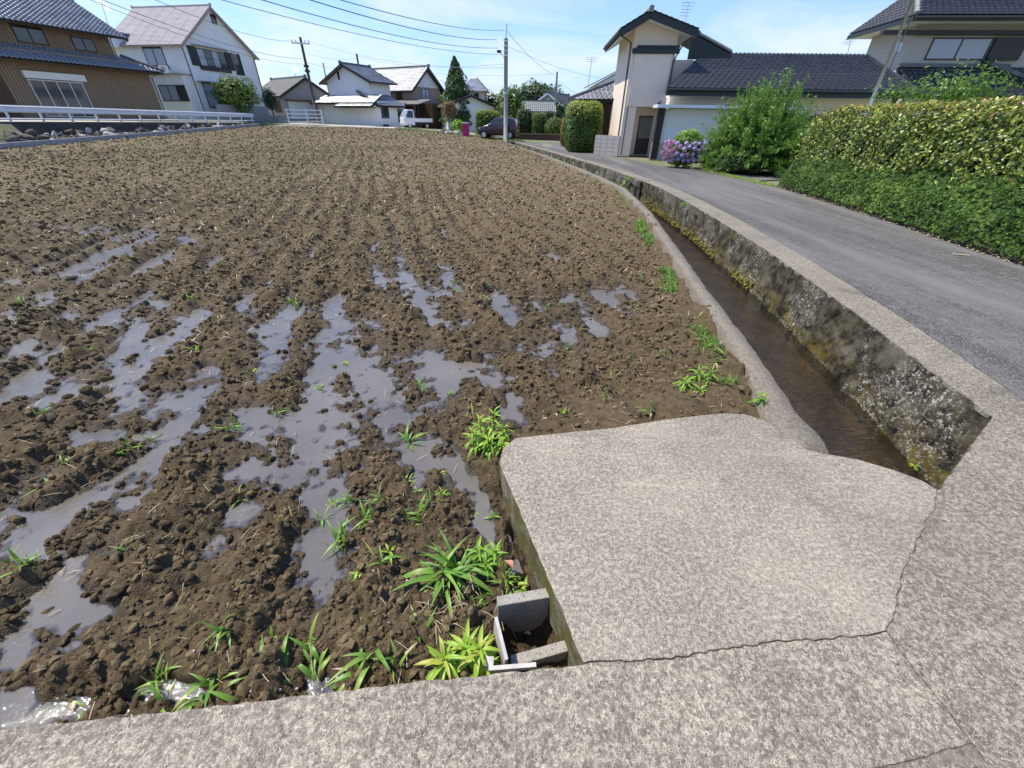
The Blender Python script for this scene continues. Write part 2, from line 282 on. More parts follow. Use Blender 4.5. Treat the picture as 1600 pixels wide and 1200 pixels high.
# ------------------------------------------------------------------ mesh helpers
class MB:
    def __init__(s): s.v = []; s.f = []; s.mi = []
    def add(s, vs, fs, mi=0):
        o = len(s.v); s.v += [tuple(map(float, p)) for p in vs]; s.f += [tuple(i+o for i in f) for f in fs]; s.mi += [mi]*len(fs); return s
    def box(s, c, d, m=None, mi=0):
        x, y, z = d[0]/2, d[1]/2, d[2]/2
        vs = [Vector((a*x, b*y, e*z)) for a in (-1, 1) for b in (-1, 1) for e in (-1, 1)]
        if m is not None: vs = [m @ p for p in vs]
        vs = [p+Vector(c) for p in vs]
        return s.add(vs, [(0, 1, 3, 2), (4, 6, 7, 5), (0, 4, 5, 1), (2, 3, 7, 6), (0, 2, 6, 4), (1, 5, 7, 3)], mi)
    def span(s, a, b, mi=0):
        a, b = Vector(a), Vector(b); return s.box((a+b)/2, [abs(q) for q in (b-a)], None, mi)
    def quad(s, *p, mi=0): return s.add(p, [tuple(range(len(p)))], mi)
    def prism(s, poly, z0, z1, mi=0, side=None):
        """polygon (x, y) or (x, y, z) lifted between z0 and z1 (z added when given)"""
        n = len(poly); zt = [p[2] if len(p) > 2 else z1 for p in poly]
        s.add([(p[0], p[1], z0) for p in poly]+[(p[0], p[1], zt[i]) for i, p in enumerate(poly)], [tuple(range(n, 2*n))], mi)
        o = len(s.v)-2*n
        s.f.append(tuple(o+i for i in range(n-1, -1, -1))); s.mi.append(mi)
        for i in range(n):
            j = (i+1) % n; s.f.append((o+i, o+j, o+n+j, o+n+i)); s.mi.append(mi if side is None else side)
        return s
    def beam(s, a, b, w, h, mi=0):
        a, b = Vector(a), Vector(b); d = b-a; L = d.length
        q = d.to_track_quat('X', 'Z').to_matrix(); return s.box((a+b)/2, (L, w, h), q, mi)
    def tube(s, pts, r, n=6, mi=0, cap=True):
        pts = [Vector(p) for p in pts]; rr = r if isinstance(r, (list, tuple)) else [r]*len(pts); o = len(s.v)
        for i, p in enumerate(pts):
            d = (pts[min(i+1, len(pts)-1)]-pts[max(i-1, 0)]).normalized()
            a = d.cross(Vector((0, 0, 1)) if abs(d.z) < .9 else Vector((1, 0, 0))).normalized(); b = d.cross(a)
            for k in range(n):
                t = 2*math.pi*k/n; s.v.append(tuple(p+(a*math.cos(t)+b*math.sin(t))*rr[i]))
        for i in range(len(pts)-1):
            for k in range(n):
                j = (k+1) % n; s.f.append((o+i*n+k, o+i*n+j, o+(i+1)*n+j, o+(i+1)*n+k)); s.mi.append(mi)
        if cap:
            s.f.append(tuple(o+k for k in range(n))); s.f.append(tuple(o+(len(pts)-1)*n+k for k in range(n-1, -1, -1))); s.mi += [mi, mi]
        return s
    def disc(s, c, ax, r, th, n=14, mi=0):
        ax = Vector(ax).normalized(); return s.tube([Vector(c)-ax*th/2, Vector(c)+ax*th/2], r, n, mi)
    def mesh(s, name, mats):
        me = bpy.data.meshes.new(name); me.from_pydata(s.v, [], s.f)
        for m in (mats if isinstance(mats, (list, tuple)) else [mats]): me.materials.append(m)
        if any(s.mi): me.polygons.foreach_set('material_index', s.mi)
        me.update(); return me
    def build(s, name, mats, parent=None, smooth=False, bevel=0):
        me = s.mesh(name, mats)
        if smooth: me.polygons.foreach_set('use_smooth', [True]*len(me.polygons))
        o = link(name, me, parent)
        if bevel:
            b = o.modifiers.new('edge', 'BEVEL'); b.width = bevel; b.segments = 2; b.limit_method = 'ANGLE'
        return o
def link(name, me, parent=None):
    o = bpy.data.objects.new(name, me); COL.objects.link(o)
    if parent is not None: o.parent = parent
    return o
def npmesh(name, v, f, mats, smooth=False, attrs=None, mi=None):
    """quick mesh from numpy arrays (all faces the same number of corners)"""
    me = bpy.data.meshes.new(name); v = np.asarray(v, np.float32); f = np.asarray(f, np.int32); k = f.shape[1]
    me.vertices.add(len(v)); me.vertices.foreach_set('co', v.ravel())
    me.loops.add(f.size); me.loops.foreach_set('vertex_index', f.ravel())
    me.polygons.add(len(f)); me.polygons.foreach_set('loop_start', np.arange(0, f.size, k, dtype=np.int32))
    if smooth: me.polygons.foreach_set('use_smooth', np.ones(len(f), bool))
    for m in (mats if isinstance(mats, (list, tuple)) else [mats]): me.materials.append(m)
    if mi is not None: me.polygons.foreach_set('material_index', np.asarray(mi, np.int32))
    for n, (dom, a) in (attrs or {}).items():
        at = me.attributes.new(n, 'FLOAT', dom); at.data.foreach_set('value', np.asarray(a, np.float32))
    me.update(calc_edges=True); return me
def tag(o, label=None, cat=None, group=None, kind=None):
    if label: o['label'] = label
    if cat: o['category'] = cat
    if group: o['group'] = group
    if kind: o['kind'] = kind
    return o
def thing(name, label, cat, loc=(0, 0, 0), rz=0, group=None):
    o = bpy.data.objects.new(name, None); COL.objects.link(o); o.location = [float(q) for q in loc]; o.rotation_euler = (0, 0, rz); o.empty_display_size = .2
    return tag(o, label, cat, group)
def structure(o, label=None): return tag(o, label, None, None, 'structure')
def stuff(o, label=None, cat=None): return tag(o, label, cat, None, 'stuff')

# ------------------------------------------------------------------ noise in numpy
def h2(ix, iy, seed):
    n = (ix.astype(np.int64)*374761393+iy.astype(np.int64)*668265263+seed*1442695041) & 0xffffffff
    n = ((n ^ (n >> 13))*1274126177) & 0xffffffff; n = ((n ^ (n >> 16))*2246822519) & 0xffffffff
    return ((n ^ (n >> 15)) & 0xffffff)/float(0x1000000)
def vn(x, y, seed=0):
    ix, iy = np.floor(x), np.floor(y); fx, fy = x-ix, y-iy; fx = fx*fx*(3-2*fx); fy = fy*fy*(3-2*fy)
    a, b, c, d = h2(ix, iy, seed), h2(ix+1, iy, seed), h2(ix, iy+1, seed), h2(ix+1, iy+1, seed)
    return (a*(1-fx)+b*fx)*(1-fy)+(c*(1-fx)+d*fx)*fy
def fbm(x, y, seed=0, o=4):
    s = 0; a = .5
    for i in range(o): s = s+a*vn(x*2**i, y*2**i, seed+i*17); a *= .5
    return s/(1-.5**o)
def worley(x, y, seed):
    ix, iy = np.floor(x), np.floor(y); best = np.full(x.shape, 9.); rid = np.zeros(x.shape)
    for dx in (-1, 0, 1):
        for dy in (-1, 0, 1):
            cx, cy = ix+dx, iy+dy
            d = (cx+h2(cx, cy, seed)-x)**2+(cy+h2(cx, cy, seed+5)-y)**2
            m = d < best; best = np.where(m, d, best); rid = np.where(m, h2(cx, cy, seed+9), rid)
    return np.sqrt(best), rid
def interp(x, pts):
    p = np.array(pts, float); return np.interp(x, p[:, 0], p[:, 1])

# ------------------------------------------------------------------ plan of the place (metres; the concrete underfoot is z = 0)
CURB_R = [(1.30, 1.85), (1.64, 1.85), (2.0, 1.85), (2.55, 1.94), (3.34, 2.06), (4.15, 2.16), (5.96, 2.43), (8.97, 2.86), (12.3, 3.12), (15, 2.92), (18.16, 2.56), (24, 1.75), (31, .58), (36.5, -.35), (39.6, -.80)]
WALL_R = [(1.0, 3.02), (2.04, 3.13), (2.35, 3.18), (2.7, 3.24), (3.2, 3.34), (3.8, 3.45), (4.7, 3.58), (6.0, 3.76), (8.4, 3.98), (10.3, 4.10), (12.4, 4.18), (14.6, 4.08), (18.4, 3.66), (24, 2.72), (31, 1.50), (37.5, .34), (40.5, -.25)]
ASPH_L = [(2.2, 3.52), (2.54, 3.60), (3.02, 3.71), (3.5, 3.80), (4.5, 3.96), (5.4, 4.10), (6.64, 4.24), (8.4, 4.43), (10.3, 4.55), (12.4, 4.62), (14.6, 4.52), (18.4, 4.10), (24, 3.14), (31, 1.90), (37.5, .72), (40.5, .2)]
ASPH_R = [(-2, 6.6), (5.45, 6.98), (6.44, 7.05), (8.1, 7.33), (10.4, 7.62), (13.8, 7.9), (17.5, 7.6), (20.2, 6.25), (24, 5.55), (27, 5.05), (33, 4.3), (38, 3.75), (40.5, 3.4)]
FIELD_L = [(0, -17), (10, -20.5), (21.5, -24.4), (45, -25.2), (60, -25.5)]
FIELD_FAR = [(-30, 44), (-25, 45.5), (-20, 48), (-14, 50), (-6.7, 46), (-1.5, 41), (4, 36)]
ZG = [(-60, 1.4), (-40, 1.3), (-27, 1.12), (-24, .9), (-14, .70), (-8, .46), (-4, .22), (0, .06), (6, .0), (200, 0)]
def Zg(x): return float(np.interp(x, [p[0] for p in ZG], [p[1] for p in ZG]))
def curb_r(y): return interp(y, CURB_R)
def at_px(px, py, z): g = G(px, py, z); return float(g[0]), float(g[1])

# ------------------------------------------------------------------ the paddy: ploughed soil with standing water
ZW = -.20
PUD = [(455,735,120,52,1),(400,790,60,30,.9),(330,680,70,30,.9),(470,668,170,42,1),(600,640,120,38,1),(700,590,110,32,1),(660,560,70,26,.9),(230,638,105,28,1),(200,505,62,30,.95),(60,612,85,34,1),
 (285,505,42,22,.9),(150,690,85,22,.9),(60,860,80,34,1),(85,955,110,44,1),(20,1000,60,30,.9),(305,850,55,24,.95),(75,1112,105,32,1),(250,1095,75,16,1),(912,518,42,26,1),(940,468,70,22,.95),(855,545,32,26,.9),(800,550,60,18,.8),
 (872,402,20,12,.8),(30,545,50,30,.9),(20,800,60,18,.8),(420,565,60,28,.9),(340,600,50,30,.85),(505,530,55,16,.85),(430,495,40,14,.85),(640,468,26,16,.9),(688,465,18,14,.8),(365,475,18,20,.85),(240,478,26,12,.8),(180,450,18,10,.8),(130,415,26,12,.85),
 (285,374,24,11,.85),(98,357,22,8,.85),(450,545,45,16,.85),(560,505,40,12,.8),(590,452,14,10,.75),(710,512,12,18,.75),(670,418,9,12,.75),(590,385,7,11,.75),(376,350,9,7,.75),(490,405,6,12,.75),(655,400,8,9,.7),(585,512,10,8,.8),(120,490,30,14,.8),(50,515,40,16,.85),(20,450,20,10,.7),(330,450,14,9,.7),(540,620,40,26,.9),(760,485,14,9,.75),(960,440,10,8,.75),(110,1010,40,14,.8),(60,415,22,8,.75),(230,430,20,8,.75),(450,440,14,9,.75),(340,410,16,8,.75),(690,500,22,10,.8),(700,360,6,9,.7),(410,395,10,8,.7),(180,400,18,7,.7)]
_P = []
for (cx, cy, rx, ry, w) in PUD:
    c = G(cx, cy, ZW)[:2]; ex = G(cx+rx, cy, ZW)[:2]-c; ey = G(cx, cy-ry, ZW)[:2]-c
    _P.append((c, np.linalg.inv(np.array([ex, ey]).T), w, max(np.linalg.norm(ex), np.linalg.norm(ey))))
ZONE = []
for (cx, cy, rx, ry) in ((300, 590, 400, 170), (640, 560, 260, 140), (60, 930, 170, 150), (150, 470, 260, 120)):
    c = G(cx, cy, ZW)[:2]; ex = G(cx+rx, cy, ZW)[:2]-c; ey = G(cx, cy-ry, ZW)[:2]-c; ZONE.append((c, np.linalg.inv(np.array([ex, ey]).T)))
FD = np.array([-math.sin(R(17)), math.cos(R(17))])      # the way the tiller went
BERM = [(.15, 1.86, .30, .10), (.7, 2.02, .32, .105), (1.2, 2.2, .36, .115), (1.55, 2.2, .36, .115), (1.6, 2.8, .32, .08), (1.75, 3.6, .32, .07), (-.35, 1.35, .25, .04), (-.5, .75, .35, .03)]
def field(x, y, lod=None, clods=True):
    """height of the soil, how dry it lies and how near water it is"""
    r = np.hypot(x, y) if lod is None else lod
    wx = x+(fbm(x*2.3, y*2.3, 3)-.5)*.45*np.clip(r/5, .35, 1); wy = y+(fbm(x*2.3, y*2.3, 31)-.5)*.45*np.clip(r/5, .35, 1)
    pw = np.zeros(x.shape)
    for c, A, w, rad in _P:
        dx, dy = wx-c[0], wy-c[1]; m = (np.abs(dx) < rad*2.2) & (np.abs(dy) < rad*2.2)
        if not m.any(): continue
        q = A @ np.stack([dx[m], dy[m]]); pw[m] = np.maximum(pw[m], w*np.exp(-.72*(q**2).sum(0)**1.4))
    s = (x*FD[1]-y*FD[0]); al = x*FD[0]+y*FD[1]
    zone = np.zeros(x.shape)
    for c, A in ZONE:
        q = A @ np.stack([x-c[0], y-c[1]]); zone = np.maximum(zone, np.exp(-(q**2).sum(0)**1.5*.6))
    pn = fbm(s*3.1+(fbm(al*1.3, s*1.3, 41)-.5)*1.3, al*.75, 42, 4); pw = np.maximum(pw, np.clip((pn-.475)*6, 0, 1)*np.clip(zone*1.25, 0, 1))
    ph = s/.42+(fbm(x*.35, y*.35, 70)-.5)*1.6
    fur = np.cos(2*math.pi*ph)*(.55+.9*(fbm(al*.8, s*2, 80)-.4))
    lf = fbm(x*.9, y*.9, 50)-.5
    ramp = np.clip((y-6)/40, 0, 2)**1.4*.9*interp(x, [(-25, 1), (-14, .78), (-6.7, .56), (-1.5, .3), (3, .15)])
    rg = np.clip(.5+.62*fur, 0, 1.15)
    b = .040+fur*.022*np.clip(r/3, .5, 3.0)+lf*.045
    b = b*(1-pw*.6)-.058*np.clip(pw, 0, 1)+((fbm(x*7, y*7, 95)-.5)*.065+(fbm(x*17, y*17, 96)-.5)*.055)*np.clip(pw*2, 0, 1)
    berm = np.zeros(x.shape)
    for bx, by, br, ba in BERM: berm = np.maximum(berm, ba*np.exp(-((x-bx)**2+(y-by)**2)/br**2))
    smooth = np.exp(-(((x-.9)/.95)**2+((y-2.02-.1*x)/.24)**2)**2)
    h = ZW+b+berm+ramp
    if clods:
        cx = x+(vn(x*35, y*35, 5)-.5)*.012; cy = y+(vn(x*35, y*35, 6)-.5)*.012; amp = (1-.32*np.clip(pw*1.1, 0, 1))*(.55+.5*rg)*(1-.85*smooth)
        for cell, sd, k in ((.21, 11, .20), (.10, 12, .42), (.052, 13, .50), (.027, 14, .58), (.0145, 15, .55), (.008, 16, .45)):
            fade = np.clip(2.2-r*.012/cell, 0, 1); m = fade > 0
            if not m.any(): continue
            d, rid = worley(cx[m]/cell, cy[m]/cell, sd)
            t = np.clip(1-(d/.72)**2, 0, 1)**.62*(.12+1.15*rid*rid)*(rid > .15)
            h[m] += t*cell*k*fade[m]*amp[m]
        h += (fbm(x*28, y*28, 90)-.5)*.02*amp+(fbm(x*9, y*9, 91)-.5)*.03*amp
    pit = np.exp(-(((x-PIT[0])/.115)**2+((y-PIT[1])/.105)**2)**3); h = h-pit*.17
    edge_d = (-.07+(1.553-y)*.3305-x); tr_ = np.exp(-(edge_d/.07)**2)*(y < 1.5)*(y > .5); h = h-tr_*.045
    ins_ = (x > -.10+(1.55-y)*.33) & (y < 1.71+.15*np.clip(x, 0, 2)) & (x < 1.62); h = np.where(ins_, np.minimum(h, -.03), h)
    kd = curb_r(y)-.15-x; h = h+.055*np.exp(-(kd/.16)**2)*(y > 2.3)*(y < 34)
    dry = np.clip((r-3.5)/13, 0, 1)*.85+.15*(fbm(x*.6, y*.6, 60)-.3)
    wet = np.clip(1.15-(h-ZW-ramp)/.045, 0, 1)*np.clip(1.3-(r-12)/8, 0, 1)*np.clip(pw*6+zone*.35, 0, 1)
    return h, np.clip(dry, 0, 1), wet, pw
PIT = np.array(at_px(828, 985, -.2))
def fz(x, y, clods=False):
    return float(field(np.array([float(x)]), np.array([float(y)]), np.array([8.0 if not clods else 1.0]), clods)[0][0])

rows, cols = [], []
rr = [.42]
while rr[-1] < 66: rr.append(rr[-1]*1.0066+.0006)
rr = np.array(rr); th = np.arange(R(-88), R(44), .0034)
RR, TH = np.meshgrid(rr, th, indexing='ij'); X = RR*np.sin(TH); Y = RR*np.cos(TH)
ins = (Y > .10+.116*X) & (X < curb_r(Y)-.07) & (X > interp(Y, FIELD_L)-.3) & (Y < interp(X, FIELD_FAR)+.8)
H, DRY, WET = np.full(X.shape, -.4), np.zeros(X.shape), np.zeros(X.shape)
hm, dm, wm, _ = field(X[ins], Y[ins]); H[ins] = hm; DRY[ins] = dm; WET[ins] = wm
idx = np.full(X.shape, -1); idx[ins] = np.arange(ins.sum())
q = np.stack([idx[:-1, :-1], idx[:-1, 1:], idx[1:, 1:], idx[1:, :-1]], -1).reshape(-1, 4); q = q[(q >= 0).all(1)]
o = link('ploughed_field', npmesh('ploughed_field', np.stack([X[ins], Y[ins], H[ins]], 1), q[:, ::-1], K['soil'], True, {'dry': ('POINT', DRY[ins]), 'wet': ('POINT', WET[ins])}))
structure(o, 'ploughed brown paddy soil in tilled rows with standing water')
# standing water: only where the soil lies below it, with its depth
wsel = ins & (RR < 15) & ~((np.abs(X-PIT[0]) < .22) & (np.abs(Y-PIT[1]) < .24)) & ~((X > -.10+(1.55-Y)*.33) & (Y < 1.9)) & (X < curb_r(Y)-.2)
lowv = (H < ZW+.004) & wsel
fq = np.stack([lowv[:-1, :-1], lowv[:-1, 1:], lowv[1:, 1:], lowv[1:, :-1]], -1).any(-1) & wsel[:-1, :-1] & wsel[1:, 1:]
ai = np.arange(X.size).reshape(X.shape); q = np.stack([ai[:-1, :-1], ai[:-1, 1:], ai[1:, 1:], ai[1:, :-1]], -1)[fq]; used, inv = np.unique(q, return_inverse=True)
o = link('paddy_water', npmesh('paddy_water', np.stack([X.ravel()[used], Y.ravel()[used], np.full(len(used), ZW)], 1), inv.reshape(-1, 4), K['paddyw'], True, {'depth': ('POINT', ZW-H.ravel()[used])})); structure(o, 'shallow murky water standing between the clods')

# loose clods lying on the soil
def lump(seed, sub=2, flat=.7):
    import bmesh
    bm = bmesh.new(); bmesh.ops.create_icosphere(bm, subdivisions=sub, radius=1); r_ = random.Random(seed)
    st_ = (1, r_.uniform(.6, .95), 1)
    off = [Vector((r_.uniform(-1, 1), r_.uniform(-1, 1), r_.uniform(-1, 1))).normalized() for _ in range(9)]; cut = [r_.uniform(.42, .85) for _ in off]
    from mathutils import noise as mn
    for v in bm.verts:
        for n_, c_ in zip(off, cut):
            d = v.co.dot(n_)
            if d > c_: v.co -= n_*(d-c_)*.85
        v.co *= 1+.28*mn.noise(v.co*2.2+Vector((seed*3.1, 0, 0)))
        v.co.z *= flat; v.co.y *= st_[1]
    me = bpy.data.meshes.new('lump'); bm.to_mesh(me); bm.free()
    return me
clods = bpy.data.collections.new('clod_shapes')
for i in range(7):
    me = lump(i+1, 2, .62+.05*(i % 4)); me.materials.append(K['clod']); ob = bpy.data.objects.new('clod_shape', me); clods.objects.link(ob)
P, SC = [], []
for r0, r1, dens, s0, s1 in ((.45, 1.6, 4200, .003, .026), (1.6, 3.2, 2300, .0045, .032), (3.2, 7, 760, .008, .042), (7, 15, 200, .015, .055), (15, 30, 60, .026, .08), (30, 56, 15, .04, .10)):
    n = int(dens*(r1*r1-r0*r0)/2*R(132)); a = rng.uniform(R(-88), R(44), n); r_ = np.sqrt(rng.uniform(r0*r0, r1*r1, n))
    P.append(np.stack([r_*np.sin(a), r_*np.cos(a)], 1)); SC.append(s0*(s1/s0)**(rng.random(n)**2.0))
P = np.concatenate(P); SC = np.concatenate(SC); x, y = P.T
k = (y > .585+.116*x) & (x < curb_r(y)-.28) & (x > interp(y, FIELD_L)+.1) & (y < interp(x, FIELD_FAR)-.2) & (np.abs(np.arctan2(x, y)+R(20)) < R(66))
k &= ~((x > -.1+(1.55-y)*.33) & (y < 1.72+.12*x))
P, SC = P[k], SC[k]; hx, dx, wxx, pw = field(P[:, 0].copy(), P[:, 1].copy())
smooth = np.exp(-(((P[:, 0]-.9)/.95)**2+((P[:, 1]-2.02-.1*P[:, 0])/.24)**2)**2)
s_c = P[:, 0]*FD[1]-P[:, 1]*FD[0]; row = .5+.5*np.cos(2*math.pi*(s_c/.42+(fbm(P[:, 0]*.35, P[:, 1]*.35, 70)-.5)*1.6))
k = ((hx > ZW-.004) | (rng.random(len(P)) < .05)) & (hx > ZW-.03) & (rng.random(len(P)) > smooth*.85) & (rng.random(len(P)) < .45+.7*row)
P, SC, hx, dx, wxx = P[k], SC[k], hx[k], dx[k], wxx[k]
me = npmesh('soil_clods', np.stack([P[:, 0], P[:, 1], hx+SC*.12], 1), np.zeros((0, 3), int), K['clod'])
for nm, a in (('scl', SC), ('idx', rng.integers(0, 7, len(P))), ('dry_i', dx), ('wet_i', wxx)):
    at = me.attributes.new(nm, 'INT' if nm == 'idx' else 'FLOAT', 'POINT'); at.data.foreach_set('value', np.asarray(a, np.int32 if nm == 'idx' else np.float32))
at = me.attributes.new('rot', 'FLOAT_VECTOR', 'POINT'); at.data.foreach_set('vector', np.stack([rng.normal(0, .35, len(P)), rng.normal(0, .35, len(P)), rng.uniform(0, 6.28, len(P))], 1).astype(np.float32).ravel())
def scatter_group(name, coll):
    ng = bpy.data.node_groups.new(name, 'GeometryNodeTree'); ng.interface.new_socket('Geometry', in_out='INPUT', socket_type='NodeSocketGeometry'); ng.interface.new_socket('Geometry', in_out='OUTPUT', socket_type='NodeSocketGeometry')
    n = ng.nodes; l = ng.links; gi, go = n.new('NodeGroupInput'), n.new('NodeGroupOutput'); ip = n.new('GeometryNodeInstanceOnPoints'); ci = n.new('GeometryNodeCollectionInfo')
    ci.inputs['Collection'].default_value = coll; ci.inputs['Separate Children'].default_value = True; ci.inputs['Reset Children'].default_value = True
    def na(nm, t):
        q = n.new('GeometryNodeInputNamedAttribute'); q.data_type = t; q.inputs[0].default_value = nm; return [s for s in q.outputs if s.enabled and s.name == 'Attribute'][0]
    l.new(gi.outputs[0], ip.inputs['Points']); l.new(ci.outputs[0], ip.inputs['Instance']); ip.inputs['Pick Instance'].default_value = True
    l.new(na('idx', 'INT'), ip.inputs['Instance Index']); l.new(na('rot', 'FLOAT_VECTOR'), ip.inputs['Rotation']); l.new(na('scl', 'FLOAT'), ip.inputs['Scale']); l.new(ip.outputs[0], go.inputs[0])
    return ng
o = link('soil_clods', me); o.modifiers.new('scatter', 'NODES').node_group = scatter_group('clod scatter', clods); stuff(o, 'loose crumbs and clods of brown soil over the field')
print('clods', len(P))

# dry straw on the soil, small pale stones
def straws(n, r0, r1, l0, l1, w):
    a = rng.uniform(R(-80), R(40), n); r_ = np.sqrt(rng.uniform(r0*r0, r1*r1, n)); x, y = r_*np.sin(a), r_*np.cos(a)
    k = (y > .59+.116*x) & (x < curb_r(y)-.3) & (x > interp(y, FIELD_L)+.1) & (y < interp(x, FIELD_FAR)-.2) & ~((x > -.1+(1.55-y)*.33) & (y < 1.68+.12*x))
    x, y = x[k], y[k]; h, _, _, pw = field(x, y); k = (pw < .5) | (rng.random(len(x)) < .25); x, y, h = x[k], y[k], np.maximum(h[k], ZW); n = len(x)
    an = rng.uniform(0, 6.28, n); L = rng.uniform(l0, l1, n); ti = rng.normal(0, .3, n); d = np.stack([np.cos(an), np.sin(an), ti], 1)*L[:, None]; s = np.stack([-np.sin(an), np.cos(an), np.zeros(n)], 1)*w
    c = np.stack([x, y, h+.006+np.abs(ti)*L*.4+w], 1); bend = np.stack([np.zeros(n), np.zeros(n), L*.06], 1)
    v = np.stack([c-d/2-s, c-d/2+s, c+bend-s*1.2, c+bend+s*1.2, c+d/2-s*.6, c+d/2+s*.6], 1).reshape(-1, 3); b = (np.arange(n)*6)[:, None]
    return v, np.concatenate([b+[0, 1, 3, 2], b+[2, 3, 5, 4]])
vs, fs, o_ = [], [], 0
for a in ((170, .5, 2.2, .02, .08, .0008), (900, 1.8, 5, .02, .08, .0013), (4200, 4, 10, .025, .09, .0026), (12000, 9, 25, .04, .12, .0065), (13000, 24, 52, .06, .16, .012)):
    v, f = straws(*a); vs.append(v); fs.append(f+o_); o_ += len(v)
stuff(link('straw', npmesh('straw', np.concatenate(vs), np.concatenate(fs), K['straw'])), 'dry straw stubble strewn over the tilled soil')
mb = MB()
for i in range(70):
    px, py = random.uniform(0, 1100), 1100-random.random()**1.5*600
    x, y = at_px(px, py, -.15)
    if x > -.15+(1.55-y)*.33 and y < 1.9: continue
    if x > curb_r(y)-.3: continue
    s = random.uniform(.003, .009); mb.box((x, y, fz(x, y, True)+s*.5), (s*1.4, s, s*.8), Euler((random.random()*3, random.random()*3, 0)).to_matrix())
stuff(mb.build('pebbles', K['stonel']), 'small pale pebbles on the soil')
# a few large clods  one can pick out
for (px, py, s, lab) in ((182, 922, .040, 'largest brown clod of soil beside the puddle at the lower left'), (400, 1078, .042, 'upright round clod of soil against the concrete edge'), (40, 1025, .06, 'dark flat clod of soil at the left beside the grassy puddle')):
    x, y = at_px(px, py, -.15); me = lump(int(px), 3, .75); me.materials.append(K['clod']); me.polygons.foreach_set('use_smooth', [True]*len(me.polygons))
    o = link('soil_clod', me); o.location = (x, y, fz(x, y)+s*.35); o.scale = (s*1.3, s, s); o.rotation_euler = (0, .2, random.random()*3); tag(o, lab, 'clod of soil', 'large clods in the field')

# ------------------------------------------------------------------ concrete underfoot
def jag(poly, closed=True, step=.03, amp=.006, seed=0):
    """a polygon cut finer with a slightly broken edge"""
    r_ = random.Random(seed); out = []; n = len(poly)
    for i in range(n if closed else n-1):
        a, b = Vector(poly[i]), Vector(poly[(i+1) % n]); k = max(1, int((b-a).length/step)) if (b-a).length < 6 else 1
        nn = Vector((-(b-a).y, (b-a).x)).normalized()
        for j in range(k):
            p = a.lerp(b, j/k)
            if j: p += nn*r_.uniform(-amp, amp)
            out.append((p.x, p.y))
    if not closed: out.append(tuple(poly[-1]))
    return out
g2 = lambda *ps: [at_px(a, b, 0) for a, b in ps]
slab_far = g2((780, 722), (786, 700), (805, 684), (850, 679), (960, 668), (1040, 655), (1100, 648), (1135, 645), (1165, 647), (1195, 657), (1220, 672), (1240, 688), (1262, 703), (1285, 708), (1310, 712), (1340, 717), (1400, 735), (1440, 750), (1466, 765))
crack_r = jag(g2((1466, 765), (1462, 790), (1440, 830), (1418, 880), (1410, 900), (1402, 935), (1397, 960), (1385, 985)), False, .02, .006, 4)
crack_b = jag(g2((1385, 985), (1345, 992), (1290, 997), (1200, 1003), (1120, 1016), (1040, 1028), (960, 1032), (912, 1036)), False, .02, .005, 5)
slab_l = jag(g2((912, 1036), (780, 722)), False, .04, .004, 6)
def sink(p, c, d):       # shift towards or away from a centre
    v = Vector(p)-Vector(c); return tuple(Vector(p)+v.normalized()*d)
slab_poly = slab_far[:-1]+crack_r[:-1]+crack_b[:-1]+slab_l[:-1]
cen = (.9, 1.3)
slab = thing('concrete_slab', 'worn concrete bridge slab with mossy side laid over the channel end', 'slab')
MB().prism(slab_poly[::-1], -.24, .0, 0, 1).build('slab_top', [K['slab'], K['moss']], slab, bevel=.006)
cr_o = [sink(p, cen, (.0008 if (i//5) % 3 == 0 else random.uniform(.0006, .003))) for i, p in enumerate(crack_r)]; cb_o = [sink(p, cen, (.0008 if (i//6) % 3 == 1 else random.uniform(.0006, .003))) for i, p in enumerate(crack_b)]
j1 = at_px(1385, 985, 0); j2 = at_px(1520, 1160, 0); j3 = at_px(1560, 1215, 0)
front = jag([(-7, -.26), at_px(-200, 1160, 0), at_px(0, 1139, 0), at_px(400, 1095, 0), at_px(640, 1066, 0), at_px(890, 1040, 0)], False, .03, .004, 8)
seam = jag([cb_o[0], at_px(1425, 1040, 0), at_px(1470, 1095, 0), j2], False, .02, .003, 9)
patch_t = jag([j2, at_px(1440, 1183, 0), at_px(1360, 1203, 0), at_px(1250, 1250, 0)], False, .02, .003, 12)
apron = front+[tuple(p) for p in cb_o[::-1]]+seam[1:]+patch_t[1:]+[(.4, -2.5), (-7, -2.5)]
structure(MB().prism(apron[::-1], -.5, -.003, 0).build('concrete_apron', K['apron'], bevel=.005), 'pale exposed aggregate concrete apron in front')
def joint(name, pts, w, z, label):
    mb = MB(); pv = [Vector((*p, z)) for p in pts]
    for i in range(len(pv)-1):
        d = pv[i+1]-pv[i]; nn_ = Vector((-d.y, d.x, 0)).normalized()*w; mb.quad(pv[i]-nn_, pv[i+1]-nn_, pv[i+1]+nn_, pv[i]+nn_)
    return structure(mb.build(name, K['dirt']), label)
joint('joint_dirt', crack_r+crack_b[1:], .02, -.010, 'dark dirt packed in the crack round the slab'); joint('seam_dirt', seam, .02, -.009, 'dirt in the seam of the apron'); joint('patch_dirt', patch_t, .02, -.0095, 'dirt along the mortar patch')
